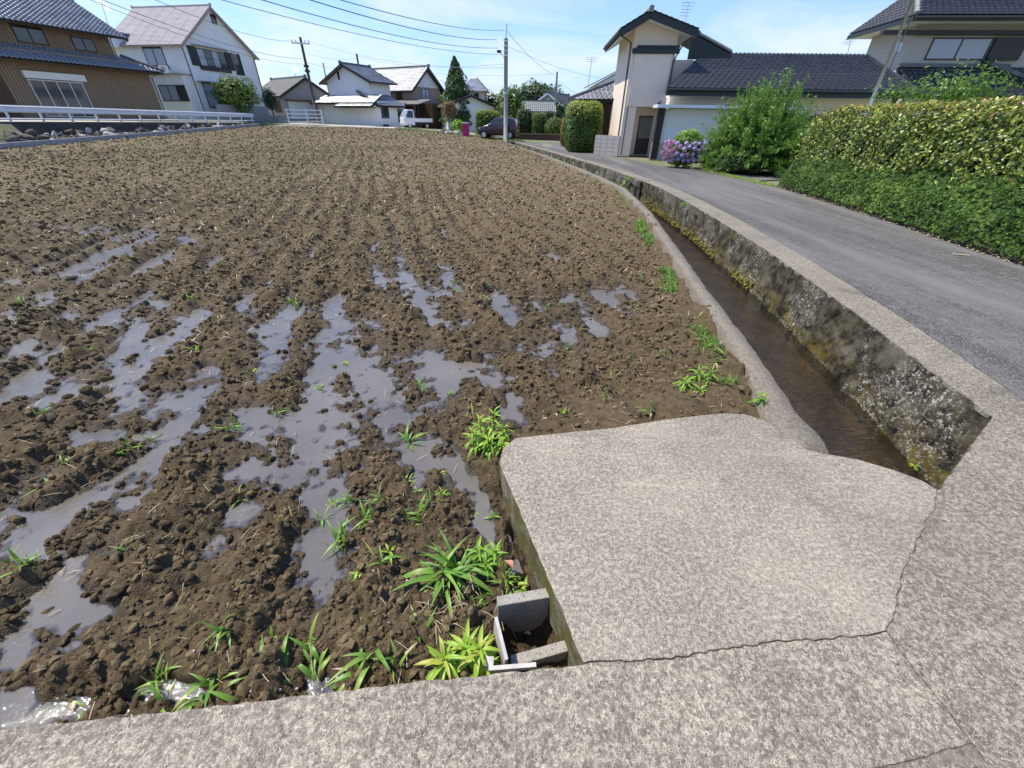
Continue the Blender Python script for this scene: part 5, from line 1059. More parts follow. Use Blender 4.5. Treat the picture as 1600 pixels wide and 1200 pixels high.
S_ = [sec(1.69, .55, .60, .45, .80), sec(1.60, .66, .72, .52, .92), sec(1.35, .80, .86, .60), sec(.95, .90, .96, .62), sec(.80, .93, 1.02, .60), sec(.15, .95, 1.50, .54), sec(-.40, .96, 1.60, .55), sec(-1.15, .97, 1.57, .54), sec(-1.52, .97, 1.42, .52, .97), sec(-1.68, .90, .98, .56, .93), sec(-1.70, .55, .62, .6, .92)]
o = loft(S_).build('body', K['plum'], car, True); sb_ = o.modifiers.new('sub', 'SUBSURF'); sb_.levels = sb_.render_levels = 2
for s in (1, -1):
    for nm, pts in (('side_window', [(.62, .99), (-.32, .99), (-.36, 1.50), (.18, 1.42)]), ('side_window', [(-.38, .99), (-1.30, 1.0), (-1.22, 1.45), (-.42, 1.51)])):
        mb = MB(); vs = [(x_, s*(.722-(z-.95)*.26), z) for x_, z in pts]; mb.add(vs+[(x_, y_-s*.05, z) for x_, y_, z in vs], [(0, 1, 2, 3), (7, 6, 5, 4), (0, 4, 5, 1), (1, 5, 6, 2), (2, 6, 7, 3), (3, 7, 4, 0)]); mb.build(nm, K['glass'], car)
    for x_ in (1.12, -1.18): wheel(car, x_, s*.66, .28, .16, s)
    MB().box((.66, s*.80, 1.02), (.10, .14, .11)).build('mirror', K['plum'], car, bevel=.02); MB().box((1.50, s*.55, .70), (.22, .20, .13)).build('headlight', K['clear'], car, bevel=.03); MB().box((-1.66, s*.63, 1.0), (.07, .12, .42)).build('tail_light', K['red'], car, bevel=.02)
    MB().box((-.1, s*.742, .84), (.16, .02, .03)).build('door_handle', K['plum'], car)
mb = MB(); mb.add([(.74, -.50, 1.04), (.74, .50, 1.04), (.22, .46, 1.47), (.22, -.46, 1.47), (.70, -.5, 1.02), (.70, .5, 1.02), (.18, .46, 1.45), (.18, -.46, 1.45)], [(0, 1, 2, 3), (7, 6, 5, 4), (0, 4, 5, 1), (1, 5, 6, 2), (2, 6, 7, 3), (3, 7, 4, 0)]); mb.build('windscreen', K['glass'], car)
mb = MB(); mb.add([(-1.67, -.5, 1.02), (-1.67, .5, 1.02), (-1.53, .44, 1.42), (-1.53, -.44, 1.42), (-1.60, -.5, 1.02), (-1.60, .5, 1.02), (-1.46, .44, 1.42), (-1.46, -.44, 1.42)], [(3, 2, 1, 0), (4, 5, 6, 7), (0, 1, 5, 4), (1, 2, 6, 5), (2, 3, 7, 6), (3, 0, 4, 7)]); mb.build('rear_window', K['glass'], car)
MB().box((-1.715, 0, .62), (.02, .33, .165)).build('number_plate', K['yellow'], car); MB().box((-1.66, 0, .36), (.16, 1.35, .2)).build('bumper', K['plum'], car, bevel=.05)
tr = thing('mini_truck', 'small white flatbed mini truck parked facing left before the brown house', 'truck'); pt_ = V(652, 203, 54); tr.location = (float(pt_[0]), 54, .62); tr.rotation_euler.z = R(180+32)
tsec = lambda x_, top, wt: (x_, [(.64, .30), (.70, .45), (.71, .95), (.69, 1.0), (wt, top)])
o = loft([tsec(1.68, 1.02, .60), tsec(1.64, 1.08, .62), tsec(1.22, 1.72, .58), tsec(1.05, 1.78, .58), tsec(.50, 1.78, .58), tsec(.42, 1.70, .58)]).build('cab', K['paintw'], tr, bevel=.03)
MB().span((-1.68, -.70, .62), (.36, .70, .70)).build('load_bed', K['paintw'], tr)
for y0_, y1_ in ((-.70, -.66), (.66, .70)): MB().span((-1.68, y0_, .70), (.36, y1_, .98)).build('side_board', K['paintw'], tr)
MB().span((-1.70, -.70, .70), (-1.66, .70, .98)).build('tail_board', K['paintw'], tr); MB().span((-1.5, -.4, .35), (1.3, .4, .6)).build('chassis', K['black'], tr)
mb = MB(); mb.add([(1.645, -.56, 1.09), (1.645, .56, 1.09), (1.26, .52, 1.68), (1.26, -.52, 1.68), (1.58, -.56, 1.07), (1.58, .56, 1.07), (1.2, .52, 1.66), (1.2, -.52, 1.66)], [(0, 1, 2, 3), (7, 6, 5, 4), (0, 4, 5, 1), (1, 5, 6, 2), (2, 6, 7, 3), (3, 7, 4, 0)]); 
for v_ in range(len(mb.v)): mb.v[v_] = (mb.v[v_][0]+.03, mb.v[v_][1], mb.v[v_][2]+.015)
mb.build('windscreen', K['glass2'], tr)
for s in (1, -1):
    vs = [(1.34, s*.712, 1.02), (.56, s*.712, 1.02), (.56, s*.61, 1.66), (1.10, s*.61, 1.66)]; MB().add(vs+[(a, b-s*.04, c) for a, b, c in vs], [(0, 1, 2, 3), (7, 6, 5, 4), (0, 4, 5, 1), (1, 5, 6, 2), (2, 6, 7, 3), (3, 7, 4, 0)]).build('side_window', K['glass'], tr)
    for x_ in (1.05, -1.0): wheel(tr, x_, s*.60, .26, .15, s)
    MB().box((1.69, s*.5, .82), (.04, .2, .16)).build('headlight', K['clear'], tr); MB().box((1.40, s*.82, 1.25), (.06, .12, .2)).build('mirror', K['black'], tr)
MB().box((1.70, 0, .52), (.02, .33, .165)).build('number_plate', K['yellow'], tr); MB().box((1.69, 0, .42), (.05, 1.25, .12)).build('bumper', K['greyw'], tr)

# ------------------------------------------------------------------ trees and houses in the middle
def tier_tree(name, label, c, h, r0, m, n, L, seed):
    r_ = thing(name, label, 'tree', (c[0], c[1], Zg(c[0]))); t = rng.random(n)**1.25; z = .08*h+t*h*.92; a = rng.uniform(0, 6.28, n)
    prof = r0*np.interp(t, [0, .12, .35, .6, .85, 1], [.75, 1.0, .92, .68, .30, .03]); lum = .62+.75*vn(a*2.3+seed, z*2.2, seed)*vn(a*1.1, z*.9+4, seed+5)*1.6; rr_ = prof*lum*(.55+.45*rng.random(n)**.4)
    p = np.stack([rr_*np.cos(a), rr_*np.sin(a), z-rr_*.12], 1); nr = np.stack([np.cos(a), np.sin(a), .35+0*a], 1); foliage('crown', r_, 'oval', p, nr, L, m, jitter=.9, down=.6)
    mb = MB(); mb.tube([(0, 0, .12*h), (0, 0, .3*h), (0, 0, .6*h), (0, 0, .92*h)], [r0*.5, r0*.55, r0*.36, .05], 9); mb.build('branches', K['core'], r_); MB().tube([(0, 0, -.3), (0, 0, h*.5)], [.22, .12], 8).build('trunk', K['bark'], r_)
c = V(714, 165, 60); tier_tree('conifer_tree', 'tall cone shaped dark green conifer left of the concrete pole', (c[0], 60), 7.3, 2.25, K['dark'], 9500, .24, 2)
c = V(703, 172, 54); r_ = shrub('maple_tree', 'small round red leaved tree in front of the white bungalow', 'tree', (c[0], 54, c[2]), (.82, .8, .75), K['redleaf'], 1500, .17, trunk=False, seed=6, lump_=.5)
for dx in (-.25, .05, .25): MB().tube([(dx*.4, 0, -.1), (dx, 0, 1.3), (dx*1.8, .1, 2.0)], [.05, .04, .02], 6).build('trunk', K['bark'], r_)
bg = thing('white_bungalow', 'low white bungalow with grey gable roof and a dark window behind the hedge', 'house'); P0, P1 = V(698, 203, 58)[:2], V(772, 203, 60)[:2]; fr = Frame(bg, P0, P1, .3); L4 = fr.L
ez = fr.hit(704, 163)[1]; rz_ = fr.hit(733, 154)[1]; gable_body(bg, .2, L4, 0, 8, 0, ez-.1, rz_+.25, 'y', K['white']); gable_roof(bg, .2, L4, 0, 8, ez-.1, rz_+.25, 'y', .5, .45, K['tile_o'], .3, .28, 'pan', 0, K['greyw'])
wpx(fr, bg, 715, 731, 174, 187, n=2, fm=K['alu']); fbox(MB(), faceM('front', L4), L4*.42, L4*.50, .01, .05, rz_-.55, rz_-.3).build('gable_vent', K['alu'], bg)
hp = thing('hipped_house', 'pale two storey house with light hipped roof rising behind the bungalow', 'house'); P0, P1 = V(724, 170, 72)[:2], V(757, 170, 72)[:2]; fr = Frame(hp, P0, P1, .3); L5 = fr.L; e5 = fr.hit(750, 141)[1]; t5 = fr.hit(740, 128)[1]
MB().span((0, 0, 0), (L5, 6, e5)).build('wall', K['cream'], hp); mb = MB(); x0, x1, y0, y1 = -.6, L5+.6, -.6, 6.6; xm0, xm1, ym = L5*.3, L5*.6, 3
mb.add([(x0, y0, e5-.1), (x1, y0, e5-.1), (x1, y1, e5-.1), (x0, y1, e5-.1), (xm0, ym, t5+.6), (xm1, ym, t5+.6)], [(0, 1, 5, 4), (1, 2, 5), (2, 3, 4, 5), (3, 0, 4), (3, 2, 1, 0)]); mb.build('roof', K['tile_g'], hp); wpx(fr, hp, 741, 748, 146, 153, n=1)
MB().tube([(x1, y0, e5-.04), (xm1, ym, t5+.66)], .1, 6).build('hip_cap', K['ridge_g'], hp)
lh = thing('grey_outhouse', 'low grey roofed outhouse glimpsed left of the conifer', 'house'); P0, P1 = V(674, 200, 66)[:2], V(700, 200, 66)[:2]; fr = Frame(lh, P0, P1, .4); L6 = fr.L; e6 = fr.hit(680, 166)[1]
gable_body(lh, 0, L6, 0, 5, 0, e6, e6+1.5, 'x', K['greyw']); gable_roof(lh, 0, L6, 0, 5, e6, e6+1.5, 'x', .4, .3, K['tile_g'], .3, .3, 'pan', 0, K['greyw'])
def box_hedge(name, label, px0, px1, ptop, Y_, depth, m, n, L, zbase=None, seed=1, pw=5.0, cat='hedge', group=None, tone=None):
    a, b = V(px0, ptop, Y_), V(px1, ptop, Y_); zb_ = Zg(a[0]) if zbase is None else zbase; cx, w = (a[0]+b[0])/2, (b[0]-a[0])/2; h = a[2]-zb_
    return shrub(name, label, cat, (cx, Y_+depth/2, zb_+h/2), (w, depth/2, h/2*1.0), m, n, L, seed=seed, lump_=.10, shell=.86, pw=pw, zground=zb_, trunk=False, group=group, tone=tone)
young_lit_top = lambda p, d: np.clip((d[:, 2]-.2)*1.1, 0, .7)  # upper leaves yellower: young growth, with a sunlit top put into the colour
box_hedge('clipped_hedge', 'bright green squared hedge between the bungalow and the plum car', 741, 780, 171, 46, 2.2, K['hedge'], 4200, .13, seed=11, tone=young_lit_top)
TG = 'clipped garden shrubs behind the dark kerb wall'
box_hedge('clipped_shrub', 'dark column of clipped shrub just right of the parked car', 808, 832, 170, 48, 1.6, K['dark'], 2200, .14, .1, 12, 4, 'shrub', TG); box_hedge('clipped_shrub', 'squared green shrub right of the dark clipped column', 832, 855, 176, 47.5, 1.5, K['hedge'], 2200, .13, .1, 13, 4, 'shrub', TG)
box_hedge('clipped_shrub', 'small squared shrub behind under the tan house gable', 851, 867, 173, 52, 1.4, K['dark'], 1300, .14, .1, 14, 4, 'shrub', TG); box_hedge('clipped_shrub', 'low domed shrub at the bend of the road', 852, 884, 183, 46.5, 2.0, K['hedge'], 2200, .13, .1, 15, 2.2, 'shrub', TG)
box_hedge('clipped_shrub', 'pale low shrub beside the tail of the parked car', 788, 812, 192, 46.4, 1.4, K['green'], 1300, .14, .1, 16, 2.4, 'shrub', TG)
c = V(838, 152, 75); shrub('broadleaf_tree', 'rounded dark tree rising behind the tan house', 'tree', (c[0], 75, c[2]), (3.6, 3, 1.9), K['dark'], 4200, .34, seed=17, lump_=.6)
c = V(798, 168, 57); shrub('broadleaf_tree', 'leafy green tree between the pole and the tan house', 'tree', (c[0], 57, c[2]), (1.5, 1.4, 1.9), K['hedge'], 2600, .26, seed=18, lump_=.6)
c = V(770, 166, 75); shrub('broadleaf_tree', 'distant dark tree beside the bungalow gable', 'tree', (c[0], 75, c[2]), (1.6, 1.5, 1.6), K['dark'], 1200, .3, seed=19, lump_=.6)
c = V(872, 176, 66); shrub('broadleaf_tree', 'small dark tree at the right end of the tan house', 'tree', (c[0], 66, c[2]), (1.0, 1, 1.3), K['dark'], 900, .28, seed=20, lump_=.6)
for i, (px, Y_) in enumerate(((757, 52), (785, 49), (846, 49.5))):
    c = V(px, 196, Y_); shrub('garden_plant', ('leafy plants at the corner of the squared hedge', 'feathery pale plant beside the concrete pole', 'pale flowering plants between the clipped shrubs')[i], 'plant', (c[0], Y_, c[2]), (.9, .6, .7), K['green'], 700, .22, 'lance', False, None, 21+i, .6)
c = V(716, 197, 50); shrub('garden_plant', 'yellow green leafy plant behind the heap of stones', 'plant', (c[0], 50, c[2]), (.7, .6, .6), K['weed'], 500, .28, 'lance', False, None, 25, .5)
th_ = thing('tan_house', 'grey gabled house with a ribbed tile lean-to behind clipped shrubs', 'house'); P0, P1 = V(828, 190, 68)[:2], V(876, 190, 66)[:2]; fr = Frame(th_, P0, P1, .1); L7 = fr.L; e7 = fr.hit(874, 163)[1]; r7 = fr.hit(857, 146)[1]
gable_body(th_, .6, L7, 0, 8, 0, e7, r7, 'y', K['greyw']); gable_roof(th_, .6, L7, 0, 8, e7, r7, 'y', .4, .4, K['tile_o'], .3, .28, 'pan', 0, K['greyw'], barge=K['panel']); fbox(MB(), faceM('front', L7), L7*.55, L7*.60, .01, .05, r7-1.3, r7-.5).build('gable_vent', K['white'], th_)
P0, P1 = V(808, 190, 60)[:2], V(868, 190, 60)[:2]; lt = thing('ribbed_shed', 'long shed with pale ribbed roof in front of the grey gable', 'shed'); fr = Frame(lt, P0, P1, .1); L8 = fr.L; za, zb_ = fr.hit(838, 175)[1], fr.hit(838, 159, 'front', 3)[1]
MB().span((.2, .4, 0), (L8-.2, 4, za)).build('wall', K['greyw'], lt); mb = MB(); slope(mb, (0, 0, za), (L8, 0, za), (L8, 3, zb_), (0, 3, zb_), .08); sk = mb.build('roof', K['greyw'], lt); tiles(sk, (0, -.02, za+.02), (L8, -.02, za+.02), (L8, 3, zb_+.02), (0, 3, zb_+.02), .26, .5, K['verdig']); MB().beam((0, 3, zb_+.1), (L8, 3, zb_+.1), .2, .16).build('ridge_cap', K['ridge_g'], sk)
a, b = V(788, 213, 45.2), V(881, 214, 44.2); o = thing('garden_wall', 'low dark kerb wall below the clipped garden shrubs', 'wall'); f_ = Frame(o, a, b, .0); MB().span((0, 0, -.3), (f_.L, .2, .46)).build('wall', noisy('dark red brick', (.06, .035, .028), (.10, .06, .045), 9, .9), o); MB().span((-.05, -.03, .465), (f_.L+.05, .25, .53)).build('coping', K['moss'], o)
# magenta box, stones
mg = thing('magenta_box', 'upright magenta box with white top at the corner of the field', 'box'); c = V(728, 214, 44); mg.location = (float(c[0]), 44, float(c[2])); mg.rotation_euler.z = R(-18)
MB().span((-.27, -.22, 0), (.27, .22, 1.08)).build('case', K['magenta'], mg, bevel=.015); MB().span((-.29, -.24, 1.082), (.29, .24, 1.15)).build('lid', K['panel'], mg, bevel=.01); MB().span((-.012, -.232, .05), (.012, -.222, 1.05)).build('front_joint', K['red'], mg)
rk = thing('rockery', 'heap of pale and grey garden stones beside the magenta box', 'stones')
for i in range(34):
    px = random.uniform(690, 762); c = V(px, random.uniform(207, 214), 46+random.random()*1.5)
    if 720 < px < 740: continue
    o = link('stone', random.choice(lm), rk); s = random.uniform(.14, .30); o.location = (float(c[0]), float(c[1]), float(c[2])+.06); o.scale = (s*1.3, s, s); o.rotation_euler = (random.random(), random.random(), random.random()*6)
    if i % 3: o.data = lm[4]
bo = link('boulder', lm[1]); c = V(693, 207, 47); bo.location = (float(c[0]), 47, float(c[2])); bo.scale = (.6, .5, .55); tag(bo, 'single grey boulder left of the heap of stones', 'boulder')

# ------------------------------------------------------------------ poles and cables
def pole(label, x, y, z0, z1, r0, r1, m, name='utility_pole', cat='utility pole'):
    r_ = thing(name, label, cat, (x, y, z0)); MB().tube([(0, 0, -.5), (0, 0, z1-z0)], [r0, r1], 14).build('pole', m, r_, True); return r_
c = G(790, 221, 0.0); ctop = V(790, 60, c[1]); pp = pole('grey concrete pole standing at the bend beside the plum car', float(c[0]), float(c[1]), 0, float(ctop[2]), .185, .15, K['polec'])
h = float(ctop[2]); MB().tube([(0, 0, h), (.04, 0, h+.85)], .05, 6).build('top_rod', K['steel'], pp)
for k_ in (.12, .42, .72, 1.0): MB().tube([(0, 0, h-k_), (0, 0, h-k_-.09)], .185, 12).build('band', K['steel'], pp)
MB().box((-.55, 0, h-.80), (.34, .2, .16)).build('lamp_head', K['black'], pp); MB().tube([(-.12, 0, h-1.25), (-.35, 0, h-.95), (-.5, 0, h-.83)], .02, 5).build('lamp_arm', K['steel'], pp)
MB().tube([(0, -.01, 3.4), (0, -.01, 3.48)], .185, 12).build('number_band', K['panel'], pp)
up = V(492, 165, 58); ut = V(466, 58, 58); p2 = pole('tall brown wooden pole with a crossarm above the grey roofed house', float(up[0]), 58, .9, float(ut[2]), .19, .13, K['polew']); h = float(ut[2])-.9
MB().box((0, -.2, h-.55), (1.9, .1, .12), Euler((0, 0, .25)).to_matrix()).build('crossarm', K['steel'], p2)
for x_ in (-.85, -.45, .45, .85): MB().tube([(x_, -.2+x_*.25, h-.5), (x_, -.2+x_*.25, h-.25)], [.07, .05], 7).build('insulator', K['panel'], p2)
for dz in (2.55, 3.0): MB().box((.1, -.25, h-dz), (.5, .25, .22)).build('cable_box', K['gutter'], p2)
c = V(867, 172, 62); ct = V(867, 112, 62); pole('slim far pole beside the tan house', float(c[0]), 62, 0, float(ct[2]), .13, .10, K['polec'])
c = V(561, 108, 75); ct = V(560, 84, 75); pole('distant pole top behind the silver roofed house', float(c[0]), 75, .5, float(ct[2]), .15, .13, K['polew'])
c = V(509, 120, 80); ct = V(509, 98, 80); pole('distant thin pole behind the storehouse gable', float(c[0]), 80, .5, float(ct[2]), .10, .09, K['polec'])
def antenna(label, px, pb, ptp, Y_, n=5, w=.8, r=.022, tilt=0):
    b, t = V(px, pb, Y_), V(px+tilt, ptp, Y_); a = thing('antenna', label, 'antenna', b, 0); d = Vector(t-b); MB().tube([(0, 0, -.3), d], r, 6).build('mast', K['steel'], a); mb = MB()
    for i in range(n): mb.tube([d+Vector((-w/2*(1-i*.1), .1*i, -.12*i)), d+Vector((w/2*(1-i*.1), .1*i, -.12*i))], r*.5, 4)
    mb.build('elements', K['steel'], a)['kind'] = 'stuff'
antenna('tall thin mast behind the block of silver roof and hedge', 918, 140, 90, 42, 3, 1.0, .03, 7); antenna('television antenna above the ridge of the tan tower house', 1070, 42, 4, 30, 5, .7, .022, 6); antenna('slanted television antenna behind the brown timber house', 166, 32, 2, 44, 5, .9, .022, -8)
antenna('small far antenna above the storehouse side', 461, 122, 107, 72, 4, .8, .03); antenna('faint antenna beyond the long dark roof', 1325, 86, 62, 60, 4, 1.4, .03, 4)
CG = 'overhead cables'
def cable(label, a, b, sag, r=.02, n=14):
    a, b = Vector(a), Vector(b); pts = [a.lerp(b, i/n)-Vector((0, 0, sag*4*(i/n)*(1-i/n))) for i in range(n+1)]; tag(MB().tube(pts, r*.62, 5).build('overhead_cable', K['wire'], None, True), label, 'cable', CG)
Yp = 39.6
cable('highest cable from the concrete pole to the upper left', V(788, 47, Yp), V(515, -5, 16), .25, .020); cable('second cable down from the concrete pole running to the upper left', V(776, 62, Yp), V(466, -6, 16), .28, .024); cable('third cable down from the concrete pole running to the upper left', V(778, 75, Yp), V(390, -6, 17), .35, .022); cable('lowest long cable from the concrete pole running to the upper left', V(786, 85, Yp), V(325, -6, 17), .35, .017)
wp = lambda v_, dx=0: V(468+dx, v_, 58)
cable('upper cable of the pair passing before the white house gable', wp(64, -6), V(225, -8, 26), .5, .022); cable('lower cable of the pair passing before the white house roof', wp(92, 4), V(140, -8, 24), .5, .024); cable('lowest cable crossing the white house shingle roof', wp(100, 6), V(122, -8, 24), .6, .018)
cable('cable linking the wooden pole with the concrete pole', wp(62, 8), V(790, 106, Yp), .7, .016); cable('cable dropping from the wooden pole to the storehouse gable', wp(95, 6), V(534, 106, 60), .2, .02); cable('cable dropping from the wooden pole behind the storehouse', wp(82, 6), V(560, 90, 75), .4, .016)
cable('steep cable from the concrete pole down to the far pole', V(792, 48, Yp), V(866, 117, 62), .35, .022); cable('cable from the concrete pole towards the mast on the right', V(793, 72, Yp), V(1000, 126, 50), .6, .014); cable('thin cable between the distant pole and the concrete pole', V(560, 88, 75), V(789, 100, Yp), .6, .014); cable('cable from the far pole to the silver roof on the right', V(867, 120, 62), V(905, 148, 40), .15, .018); cable('faint low cable behind the conifer', V(600, 108, 80), V(865, 116, 62), .4, .016); cable('lower faint cable behind the conifer', V(620, 112, 85), V(905, 158, 60), .3, .012)
sp = V(1362, 160, 15); st = V(1432, -12, 15); pl = thing('flag_pole', 'slim pale metal pole rising behind the photinia hedge', 'pole', (float(sp[0]), 15, 0)); MB().tube([(0, 0, 0), (float(st[0]-sp[0]), 0, float(st[2]))], [.05, .042], 12).build('pole', K['steel'], pl, True)
q_ = V(1402, 74, 15); MB().box((float(q_[0]-sp[0])+.02, 0, float(q_[2])), (.09, .1, .2)).build('bracket', K['steel'], pl)
MB().tube([(float(V(1380, 118, 15)[0]-sp[0])+.07, -.05, float(V(1380, 118, 15)[2])), (float(V(1420, 22, 15)[0]-sp[0])+.08, -.05, float(V(1420, 22, 15)[2]))], .012, 5).build('rope', K['wire'], pl)

# ------------------------------------------------------------------ right: house with a stair tower and long tiled wing
tw = thing('tower_house', 'tan rendered house with a tall gabled tower and long dark tiled wing', 'house'); fr = Frame(tw, (5.58, 25.0), (7.66, 24.9), 0.0); Lt = fr.L
TE = 4.62; TD = 5.2; zoh = fr.hit(1000, 167)[1]
# body of the tower with a recess for the door at the foot
og = .70; ax0, zl_ = fr.hit(977, 38, 'front', -og); ax1, zr_ = fr.hit(1090, 57, 'front', -og); xm, zr = fr.hit(1017, 18, 'front', -og); ze = (zl_+zr_)/2; ax0 = min(ax0, xm-1.25); TD = 4.6
zwl, zwr = ze+(zr-ze)*(0-ax0)/(xm-ax0)-.19, ze+(zr-ze)*(ax1-Lt)/(ax1-xm)-.19
mb = MB(); mb.span((.0, 0, 0), (.62, 1.0, zoh-.001)); mb.span((0, 1.0, 0), (Lt, TD, zoh-.001))
pf = [(0, zoh), (Lt, zoh), (Lt, zwr), (xm, zr-.19), (0, zwl)]; mb.add([(x, 0, z) for x, z in pf]+[(x, TD, z) for x, z in pf], [(0, 1, 2, 3, 4), (9, 8, 7, 6, 5)]+[(i, i+5, (i+1) % 5+5, (i+1) % 5) for i in range(5)]); mb.build('wall', K['tan'], tw)
mb = MB(); mb.span((.14, -.07, zoh+.02), (Lt-.14, -.002, TE-.28)); mb.build('front_panel', K['tan'], tw)
d0, dz0 = fr.hit(1000, 183, 'front', 1.0); d1, _ = fr.hit(1027, 183, 'front', 1.0); window(tw, faceM('front', Lt, 1.0), d0, d1-.03, .12, dz0, 1, K['darktrim'], mat('frosted door glass', (.16, .18, .16), .35), 'door', .06); fbox(MB(), faceM('front', Lt, 1.0), d0+.02, d1-.05, .03, .05, .12, dz0*.46).build('door_panel', K['darktrim'], tw)
mb = MB(); mb.span((-.02, -.16, TE-.27), (Lt+.15, .0, TE-.08)).span((.2, -.18, TE-.06), (Lt+.12, -.0, TE+.03)); mb.build('front_cornice', K['fascia'], tw)
# gabled tower roof, deep eaves
Sl = [((ax0, TD+.4, ze), (ax0, -og, ze), (xm, -og, zr), (xm, TD+.4, zr)), ((ax1, -og, ze), (ax1, TD+.4, ze), (xm, TD+.4, zr), (xm, -og, zr))]; print('tower', ax0, ax1, xm, ze, zr, Lt)
mb = MB(); [slope(mb, *s_, .16) for s_ in Sl]; rt = mb.build('roof', K['fascia'], tw)
for s_ in Sl: tiles(rt, *[np.array(p)+np.array([0, 0, .03]) for p in s_], .27, .26, K['verdig'], 'pan', 0, .10)
mb = MB()
for s_, sg in ((Sl[0], 1), (Sl[1], -1)):
    pts = [Vector(p)-Vector((0, 0, .19)) for p in s_]; a_, b_, c_, d_ = pts; ins_ = lambda p: Vector((p.x+sg*.05 if abs(p.x-xm) > .2 else p.x, p.y+(.06 if p.y < 0 else -.06), p.z)); slope(mb, *[ins_(p) for p in pts], .02)
mb.build('soffit', K['white'], rt)
mb = MB(); 
for a_, b_ in (((ax0, -og-.03, ze), (xm, -og-.03, zr)), ((xm, -og-.03, zr), (ax1, -og-.03, ze))): mb.beam(Vector(a_)+Vector((0, 0, -.12)), Vector(b_)+Vector((0, 0, -.12)), .05, .26)
mb.build('barge_board', K['fascia'], rt)
mb = MB(); mb.beam((xm, -og-.05, zr+.06), (xm, TD+.4, zr+.06), .16, .12); mb.box((xm, -og-.08, zr+.08), (.2, .12, .2)); mb.tube([(xm, -og-.1, zr+.15), (xm, TD+.4, zr+.15)], .07, 8); mb.build('ridge_cap', K['verdig'], rt)
mb = MB(); mb.tube([(ax0-.04, -og, ze-.05), (ax0-.04, TD, ze-.05)], .06, 6); mb.tube([(ax1+.04, -og, ze-.05), (ax1+.04, TD, ze-.05)], .06, 6); mb.build('gutter', K['gutter'], rt)
pipe(tw, [(ax0, -.5, ze-.12), (-.06, .35, ze-.30), (-.05, .35, .1)], .04); pipe(tw, [(ax1, -.5, ze-.12), (Lt+.25, -.2, ze-.35), (Lt-.05, -.12, TE-.55), (Lt-.05, -.12, zoh+1.1), (Lt-.12, -.15, zoh+.35), (Lt-.45, -.2, zoh+.12)], .045)
pipe(tw, [(.18, -.03, zoh), (.18, -.03, .1)], .02)
# second roof peak behind
y1 = 1.3; rx1, rz1 = fr.hit(1142, 85, 'front', y1); rx0, rz0_ = fr.hit(1082, 52, 'front', y1); mb = MB(); slope(mb, (rx1, y1, rz1), (rx1, y1+2.2, rz1), (rx0, y1+2.2, rz0_), (rx0, y1, rz0_), .14); rb = mb.build('rear_roof', K['fascia'], tw)
tiles(rb, (rx1+.03, y1-.02, rz1+.03), (rx1+.03, y1+2.2, rz1+.03), (rx0, y1+2.2, rz0_+.03), (rx0, y1-.02, rz0_+.03), .27, .26, K['verdig']); MB().tube([(rx1, y1, rz1+.12), (rx0, y1, rz0_+.12)], .07, 6).build('verge_cap', K['verdig'], rb)
mb = MB(); mb.add([(rx0, y1-.03, rz0_-.05), (rx1, y1-.03, rz1-.02), (rx1, y1-.03, rz1-.22), (rx0, y1-.03, rz1-.22), (rx0, y1+.02, rz0_-.05), (rx1, y1+.02, rz1-.02), (rx1, y1+.02, rz1-.22), (rx0, y1+.02, rz1-.22)], [(3, 2, 1, 0), (4, 5, 6, 7), (0, 1, 5, 4), (1, 2, 6, 5), (2, 3, 7, 6), (3, 0, 4, 7)]); mb.build('barge_board', K['fascia'], rb)
MB().span((Lt-.02, y1+.05, zoh), (rx0+.35, y1+2.1, rz1-.23)).build('rear_wall', K['tan'], tw)
# the wing
wy0 = -2.6      # its eave stands forward of the tower front
we = np.array(fr.o); X0, X1 = Lt-.75, fr.hit(1430, 142, 'front', wy0)[0]; zE = fr.hit(1240, 141, 'front', wy0)[1]; yR = 1.6; zR = fr.hit(1250, 90, 'front', yR)[1]; XR = fr.hit(1096, 90, 'front', yR)[0]
mb = MB(); slope(mb, (X0, wy0, zE), (X1, wy0, zE), (X1, yR, zR), (XR, yR, zR), .12); slope(mb, (X1, yR*2-wy0, zE), (X0, yR*2-wy0, zE), (XR, yR, zR), (X1, yR, zR), .12); wr_ = mb.build('wing_roof', K['fascia'], tw)
tiles(wr_, (X0, wy0-.02, zE+.02), (X1, wy0-.02, zE+.02), (X1, yR, zR+.02), (XR, yR, zR+.02), .295, .30, K['tile_d'], 'flat', 298, .085)
mb = MB(); mb.beam((XR-.1, yR, zR+.05), (X1+.05, yR, zR+.05), .16, .08); mb.tube([(XR-.1, yR, zR+.10), (X1+.05, yR, zR+.10)], .06, 8); mb.build('ridge_cap', K['ridge_g'], wr_)
for i in range(40):
    x_ = XR+(X1-XR-.1)*i/39; MB().box((x_, yR, zR+.11), (.05, .13, .13)).build('ridge_tile', K['ridge_g'], wr_)
MB().span((X0-.02, wy0-.12, zE-.26), (X1+.02, wy0-.03, zE-.03)).build('wing_fascia', K['fascia'], wr_); MB().tube([(X0, wy0-.17, zE-.05), (X1, wy0-.17, zE-.05)], .06, 8).build('wing_gutter', K['fascia'], wr_)
MB().beam((X1, wy0-.02, zE+.05), (X1, yR, zR+.05), .12, .16).build('verge_tile', K['tile_d'], wr_)
wf = wy0+.9; MB().span((Lt-.3, wf, 0), (X1-.3, 2*yR-wf-1, zE-.1)).build('wing_wall', K['tan'], tw); MB().span((Lt-.5, wf-.6, zE-.30), (X1-.3, wf-.002, zE-.24)).build('wing_soffit', K['white'], tw)
